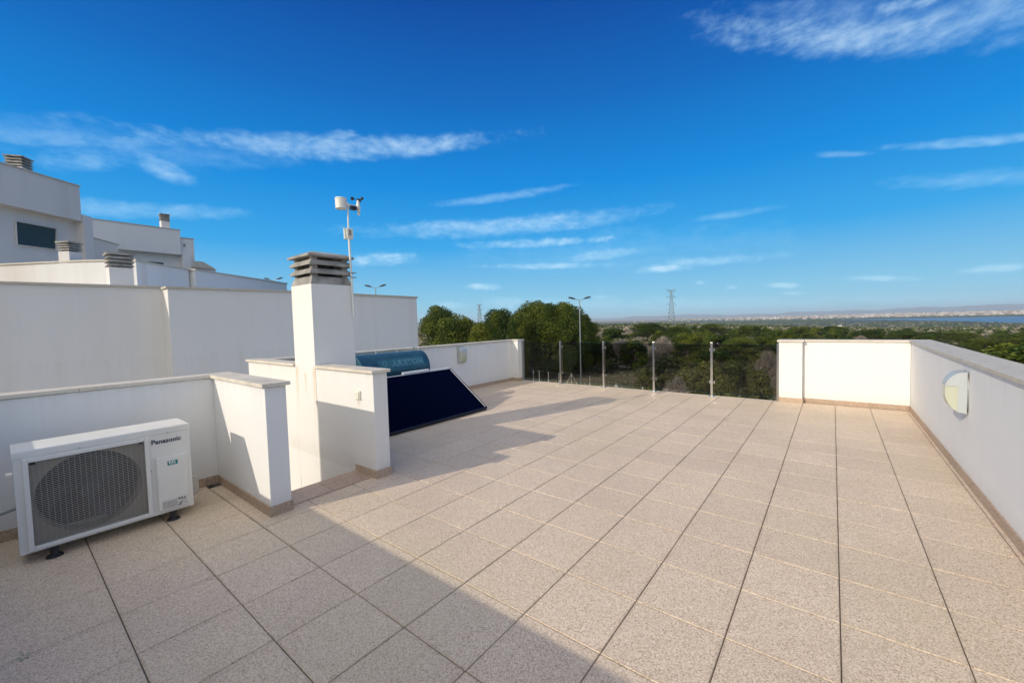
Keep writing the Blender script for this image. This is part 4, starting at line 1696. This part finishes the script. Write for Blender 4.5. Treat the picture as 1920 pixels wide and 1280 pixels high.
def plant_proto(name, kind, seed, w, h, leaves, size, nl):
    rng = random.Random(seed)
    e = bpy.data.objects.new(name, None)
    scn.collection.objects.link(e)
    tk_ = MB()
    top = Vector((rng.uniform(-.1, .1) * w, rng.uniform(-.1, .1) * w, h * .62))
    if kind == 'pine':
        tk_.tube((0, 0, -.3), top * .55, h * .028, h * .02, 8)
        tk_.tube(top * .55, top, h * .02, h * .010, 8)
    lobes = crown_lobes(rng, w, h, nl, .20 if kind == 'pine' else .12)
    for (cx, cy, cz, r) in lobes[:14]:
        s = Vector((0, 0, rng.uniform(.05, .35) * h)) if kind != 'pine' else top * rng.uniform(.4, .9)
        mid = (s + Vector((cx, cy, cz))) * .5 + Vector((0, 0, -.03 * h))
        tk_.tube(s, mid, h * .012, h * .008, 5)
        tk_.tube(mid, (cx, cy, cz), h * .008, h * .004, 5)
    tk_.build('trunk', M_TRUNK, None).parent = e
    lb = MB()
    if kind == 'bare':
        for (cx, cy, cz, r) in lobes:
            c = Vector((cx, cy, cz))
            for _ in range(int(leaves / len(lobes))):
                d = Vector((rng.gauss(0, 1), rng.gauss(0, 1), rng.gauss(.3, 1))).normalized()
                p = c + d * r * rng.uniform(.2, 1)
                q = p + (d + Vector((rng.gauss(0, .5), rng.gauss(0, .5), .5))).normalized() * r * rng.uniform(.3, .6)
                s = (q - p).cross(Vector((rng.gauss(0, 1), rng.gauss(0, 1), rng.gauss(0, 1))))
                if s.length < 1e-4:
                    continue
                s = s.normalized() * size
                t_ = rng.uniform(0, 1)
                lb.face([p - s, q, p + s], t_)
        cr = lb.build('crown', M_TWIG, None, tones=True)
    else:
        leaf_cloud(lb, rng, lobes, leaves, size)
        cr = lb.build('crown', {'pine': M_PINE, 'shrub': M_SHRUB, 'dark': M_DARKLEAF}[kind], None, tones=True)
    cr.parent = e
    return e, w, h


PROTO = {'pine': [plant_proto('pine_tree', 'pine', s, 1.0, 2.0, 26000, .025, 60) for s in (11, 12, 13, 14)],
         'pinel': [plant_proto('pine_tree', 'pine', s, 1.0, 1.6, 7000, .046, 30) for s in (21, 22)],
         'shrub': [plant_proto('green_shrub', 'shrub', s, 1.0, 1.3, 5000, .05, 26) for s in (31, 32, 33)],
         'dark': [plant_proto('dark_juniper', 'dark', s, 1.0, 1.5, 6000, .045, 26) for s in (41, 42)],
         'bare': [plant_proto('bare_bush', 'bare', s, 1.0, 1.3, 6500, .010, 24) for s in (51, 52)]}
used = {}


def place(kind, x, y, w, h, label, cat, group=None, rng=random, zb=None):
    i = rng.randrange(len(PROTO[kind]))
    e, w0, h0 = PROTO[kind][i]
    key = (kind, i)
    o_ = e if key not in used else copy_tree(e)
    used[key] = True
    o_.location = (x, y, ground_z(x, y) - .1 if zb is None else zb)
    o_.rotation_euler = (0, 0, rng.uniform(0, 6.28))
    o_.scale = (w / w0, w / w0, h / h0)
    for k in ('label', 'category', 'group'):
        if k in o_:
            del o_[k]
    tag(o_, label, cat, group)
    return o_


def place_px(kind, u, vtop, depth, wpx, label, cat, group=None, lower=0, rng=random):
    p = at(u, vtop, depth)
    zb = ground_z(p.x, p.y) - .1 - lower
    return place(kind, p.x, p.y, wpx / 2 / F_PX * depth, p.z - zb, label, cat, group, rng, zb)


rg = random.Random(5)
HERO = [('pine', 822, 576, 62, 95, 'domed dark pine touching the end of the long white wall', 'pine tree'),
        ('pine', 852, 592, 54, 105, 'low round pine in front of the domed one beside the long wall', 'pine tree'),
        ('pine', 935, 581, 64, 92, 'medium pine left of the big pine clump', 'pine tree'),
        ('pine', 905, 606, 50, 80, 'dark bushy pine behind the shaded parapet left of the lamp post', 'pine tree'),
        ('pine', 1002, 566, 60, 88, 'tallest pine with uneven top left of the street lamp', 'pine tree'),
        ('pine', 1050, 569, 62, 92, 'big pine directly behind the street lamp head', 'pine tree'),
        ('pine', 1092, 590, 66, 62, 'dark pine edge right of the street lamp', 'pine tree'),
        ('pine', 970, 588, 56, 60, 'olive green pine filling the gap beside the tallest pine', 'pine tree'),
        ('pine', 1028, 571, 58, 95, 'pine filling the middle of the big clump left of the lamp', 'pine tree'),
        ('pine', 1068, 573, 57, 85, 'pine in front of the lamp post side of the big clump', 'pine tree'),
        ('pine', 985, 574, 64, 80, 'pine at the left shoulder of the big clump', 'pine tree'),
        ('pine', 1105, 603, 60, 55, 'short dark pine at the right foot of the big clump', 'pine tree'),
        ('pine', 872, 600, 70, 70, 'low pine in the dip between the domed pine and the middle one', 'pine tree'),
        ('dark', 1020, 618, 62, 110, 'shaded evergreen below the tallest pine behind the first glass pane', 'tree'),
        ('dark', 1075, 622, 63, 90, 'dark evergreen behind the pole of the street lamp', 'tree'),
        ('dark', 1125, 640, 60, 70, 'dark evergreen behind the second glass pane', 'tree'),
        ('pinel', 1150, 616, 95, 70, 'bright yellow green pine right of the dark clump', 'pine tree'),
        ('pinel', 1190, 640, 62, 70, 'small olive tree behind the third glass pane', 'tree'),
        ('bare', 1165, 640, 72, 70, 'grey leafless bush between the second and third posts', 'bush'),
        ('pine', 1215, 606, 150, 80, 'broad dark green pine below the pylon', 'pine tree'),
        ('pine', 1270, 612, 140, 70, 'dark green pine right below the pylon', 'pine tree'),
        ('bare', 1240, 636, 66, 60, 'purplish bare bush behind the third steel post', 'bush'),
        ('pine', 1290, 624, 66, 92, 'round yellow green pine crown above the fourth glass pane', 'pine tree'),
        ('pine', 1385, 634, 70, 80, 'yellow green pine crown rising above the last glass pane', 'pine tree'),
        ('pinel', 1345, 628, 88, 70, 'olive pine behind the last steel post', 'pine tree'),
        ('pine', 1435, 630, 74, 60, 'green pine top beside the far pier', 'pine tree'),
        ('dark', 1250, 668, 46, 70, 'dark shrub low behind the fourth glass pane', 'bush'),
        ('shrub', 1290, 690, 38, 60, 'dry brownish shrub low behind the fourth pane', 'bush'),
        ('shrub', 1330, 680, 42, 66, 'green shrub behind the base of the last steel post', 'bush'),
        ('dark', 1375, 664, 46, 80, 'large dark shrub in the last glass pane', 'bush'),
        ('bare', 1440, 664, 45, 50, 'purple grey bare bush at the right edge of the last pane', 'bush'),
        ('shrub', 1420, 695, 34, 60, 'low olive shrub at the foot of the far pier', 'bush'),
        ('shrub', 1360, 706, 33, 55, 'low green shrub under the last glass pane', 'bush'),
        ('bare', 1265, 712, 34, 60, 'dry bare shrub under the fourth glass pane', 'bush'),
        ('shrub', 1210, 690, 44, 50, 'leafy shrub just right of the third steel post base', 'bush'),
        ('pine', 1335, 607, 200, 60, 'dark flat topped pine in the middle distance above the fourth post', 'pine tree'),
        ('pine', 1405, 611, 170, 58, 'middle distance pine between the last post and the far pier', 'pine tree'),
        ('pine', 1500, 613, 165, 56, 'middle distance pine just right above the far pier', 'pine tree'),
        ('pinel', 1560, 612, 190, 62, 'olive spreading tree above the cream far parapet', 'tree'),
        ('pine', 1632, 617, 150, 66, 'dark pine left of the parapet corner in the middle distance', 'pine tree'),
        ('pine', 1692, 620, 140, 72, 'dark pine directly above the parapet corner', 'pine tree'),
        ('pinel', 1745, 622, 130, 60, 'olive spreading tree just right of the parapet corner', 'tree'),
        ('pine', 1800, 622, 135, 74, 'middle distance pine above the wide coping', 'pine tree'),
        ('pine', 1900, 625, 90, 120, 'big dark pine beyond the long parapet at the right edge', 'pine tree'),
        ('pine', 1845, 634, 88, 80, 'dark green pine beyond the long parapet, second from the right edge', 'pine tree'),
        ('dark', 1790, 645, 84, 60, 'dark round bush just above the middle of the wide coping', 'bush'),
        ('bare', 1805, 655, 72, 50, 'beige bare bush just above the wide coping', 'bush'),
        ('bare', 1915, 675, 56, 70, 'pale dry bush at the right edge above the wide coping', 'bush'),
        ('pine', 1868, 660, 66, 66, 'rounded green pine close above the wide coping', 'pine tree'),
        ]
for (k, u, v, D, w_, lab, cat) in HERO:
    place_px(k, u, v, D, w_, lab, cat, rng=rg)

# more individual plants spread over the scrub, nearest first
cand = []
for i in range(900):
    az = rg.uniform(-37, 14.5)
    d = 48 + 300 * rg.random() ** 1.25
    cand.append((d, az))
cand.sort()
taken = []
cnt = {'shrub': 0, 'pinel': 0, 'dark': 0, 'bare': 0}
GRP = {'shrub': ('olive green shrub in the scrubland beyond the terrace', 'shrub', 'green shrubs in the scrubland'),
       'pinel': ('small spreading pine in the scrubland beyond the terrace', 'pine tree', 'small pines in the scrubland'),
       'dark': ('dark juniper like bush in the scrubland beyond the terrace', 'juniper', 'dark junipers in the scrubland'),
       'bare': ('grey leafless bush in the scrubland beyond the terrace', 'bush', 'bare grey bushes in the scrubland')}
for (d, az) in cand:
    if az < -20 and d < 66:
        continue
    x, y = d * math.sin(R(az)), d * math.cos(R(az))
    sp = 2.6 + d * .012
    if any((x - a) ** 2 + (y - b) ** 2 < sp * sp for a, b in taken):
        continue
    # leave sandy clearings
    if mnoise.noise(Vector((x * .022, y * .022, 5))) > .20:
        continue
    zn = mnoise.noise(Vector((x * .016, y * .016, 9)))
    q = rg.random()
    kind = ('bare' if q < .6 else 'shrub') if zn > .06 else ('pinel' if q < .36 else 'shrub' if q < .68 else 'dark' if q < .88 else 'bare')
    if cnt[kind] > 150:
        continue
    cnt[kind] += 1
    taken.append((x, y))
    s = {'pinel': (2.2, 4.0), 'shrub': (1.7, 2.2), 'dark': (1.8, 3.0), 'bare': (1.6, 2.2)}[kind]
    f_ = rg.uniform(.75, 1.3)
    place(kind, x, y, s[0] * f_ * 1.1, s[1] * f_, *GRP[kind], rng=rg)
print('scrub individuals', cnt)

# far scrub: one mass nobody could count
fs_ = MB()
rg2 = random.Random(9)
for i in range(15000):
    az = rg2.uniform(-60, 17)
    d = 300 * (2600 / 300) ** rg2.random()
    x, y = d * math.sin(R(az)), d * math.cos(R(az))
    z = ground_z(x, y)
    if z < -44.05 or (az > 0 and d > lagoon_near(az) - 60):
        continue
    zn = mnoise.noise(Vector((x * .009, y * .009, 2)))
    if zn > .20 and rg2.random() < .85:
        continue
    w = rg2.uniform(1.8, 3.8) * (1.7 if d > 1000 else 1)
    h = rg2.uniform(1.8, 3.9)
    bare = rg2.random() < (.6 if mnoise.noise(Vector((x * .008, y * .008, 7))) > .05 else .10)
    nleaf = 34 if d < 700 else 18
    for k in range(nleaf):
        a = rg2.uniform(0, 6.283)
        zz = rg2.uniform(-.1, 1)
        rr = math.sqrt(max(0, 1 - zz * zz)) * rg2.uniform(.6, 1.05)
        p = Vector((x + w * rr * math.cos(a), y + w * rr * math.sin(a), z + h * (.15 + .85 * zz * rg2.uniform(.8, 1.1))))
        n_ = Vector((rr * math.cos(a) + rg2.gauss(0, .5), rr * math.sin(a) + rg2.gauss(0, .5), zz + rg2.gauss(0, .5))).normalized()
        e1 = n_.cross(Vector((0, 0, 1)) + Vector((.01, .02, 0)))
        e1.normalize()
        e2 = n_.cross(e1)
        s = w * rg2.uniform(.22, .42)
        fs_.face([p - e1 * s, p + e2 * s * .7, p + e1 * s, p - e2 * s * .7], rg2.uniform(.78, 1) if bare else rg2.uniform(0, .68))
tag(fs_.build('far_scrub', M_FARLEAF, tones=True), kind='stuff')

# undergrowth close to the house: grass tufts and low growth
ug = MB()
for i in range(11000):
    az = rg2.uniform(-42, 14)
    d = 26 + 75 * rg2.random() ** 1.3
    x, y = d * math.sin(R(az)), d * math.cos(R(az))
    if mnoise.noise(Vector((x * .09, y * .09, 4))) > .22:
        continue
    z = ground_z(x, y)
    tone = rg2.uniform(0, 1)
    for k in range(12):
        a = rg2.uniform(0, 6.283)
        p = Vector((x + .3 * rg2.gauss(0, 1), y + .3 * rg2.gauss(0, 1), z))
        h = rg2.uniform(.12, .42)
        dx, dy = .05 * math.cos(a), .05 * math.sin(a)
        ug.face([p + Vector((dx, dy, 0)), p - Vector((dx, dy, 0)), p + Vector((rg2.gauss(0, .12), rg2.gauss(0, .12), h))], min(1, max(0, tone + rg2.gauss(0, .15))))
tag(ug.build('undergrowth', M_FARLEAF, tones=True), kind='stuff')

# wooded strip and town on the far shore
wd_ = MB()
for i in range(4200):
    az = rg2.uniform(-22, 20)
    d = 3930 + 420 * rg2.random() ** 1.5 if az > 0 else rg2.uniform(2600, 5200)
    x, y = d * math.sin(R(az)), d * math.cos(R(az))
    z = ground_z(x, y)
    for k in range(5):
        p = Vector((x + rg2.uniform(-9, 9), y + rg2.uniform(-9, 9), z + rg2.uniform(0, 4)))
        s = rg2.uniform(3, 6)
        a = rg2.uniform(0, 3.14)
        wd_.face([p - Vector((s * math.cos(a), s * math.sin(a), 0)), p + Vector((s * math.cos(a), s * math.sin(a), 0)), p + Vector((0, 0, s * .9))], rg2.uniform(0, .3))
tag(wd_.build('far_wood', M_FARLEAF, tones=True), kind='stuff')
tw = MB()
for i in range(1300):
    az = 14.5 - abs(rg2.gauss(0, 1)) * 13 if rg2.random() < .8 else rg2.uniform(-16, 14.5)
    if az < -22:
        continue
    k = min(1, max(0, (az + 16) / 26))
    d = rg2.uniform(4450, 6600)
    x, y = d * math.sin(R(az)), d * math.cos(R(az))
    z = ground_z(x, y)
    w, l, h = rg2.uniform(6, 17), rg2.uniform(6, 13), rg2.uniform(4, 9) * (1 + .4 * k)
    Mx = Matrix.Translation((x, y, z)) @ Matrix.Rotation(rg2.uniform(0, 3.1), 4, 'Z')
    n0 = len(tw.f)
    tw.box(-w, w, -l, l, -.5, h, Mx)
    t = rg2.uniform(0, 1)
    for q in range(n0, len(tw.f)):
        tw.tone[q] = t
tag(tw.build('far_town', mat('town_walls', rough=.9, fn=lambda T, b: T.l(ramp(T, T.n('ShaderNodeVertexColor', layer_name='tone').outputs[0],
    [(0, (.66, .62, .58)), (.35, (.55, .45, .38)), (.6, (.36, .25, .19)), (.8, (.22, .18, .13)), (1, (.60, .52, .45))]), b.inputs['Base Color'])), tones=True), kind='stuff')
# lone hut near the water
hp = at(1575, 604, 900)
hz_ = ground_z(hp.x, hp.y)
ht = thing('hut', 'tiny cream hut alone in the scrub before the lagoon', 'hut', (hp.x, hp.y, hz_))
b_ = MB()
b_.box(hp.x - 3.5, hp.x + 3.5, hp.y - 3, hp.y + 3, hz_ - .5, hz_ + 5.5)
b_.build('wall', mat('hut_wall', (.75, .66, .45), .9), ht)
b_ = MB()
b_.prism([Vector((hp.x - 3.9, hp.y - 3.4, hz_ + 5.51)), Vector((hp.x + 3.9, hp.y - 3.4, hz_ + 5.51)), Vector((hp.x + 3.9, hp.y + 3.4, hz_ + 5.51)), Vector((hp.x - 3.9, hp.y + 3.4, hz_ + 5.51))],
         [Vector((hp.x - 3.9, hp.y - .1, hz_ + 7)), Vector((hp.x + 3.9, hp.y - .1, hz_ + 7)), Vector((hp.x + 3.9, hp.y + .1, hz_ + 7)), Vector((hp.x - 3.9, hp.y + .1, hz_ + 7))])
b_.build('roof', M_NEI2, ht)
# prototypes never placed are removed
for kind, lst in PROTO.items():
    for i, (e, _, _) in enumerate(lst):
        if (kind, i) not in used:
            for ch_ in list(e.children):
                bpy.data.objects.remove(ch_)
            bpy.data.objects.remove(e)
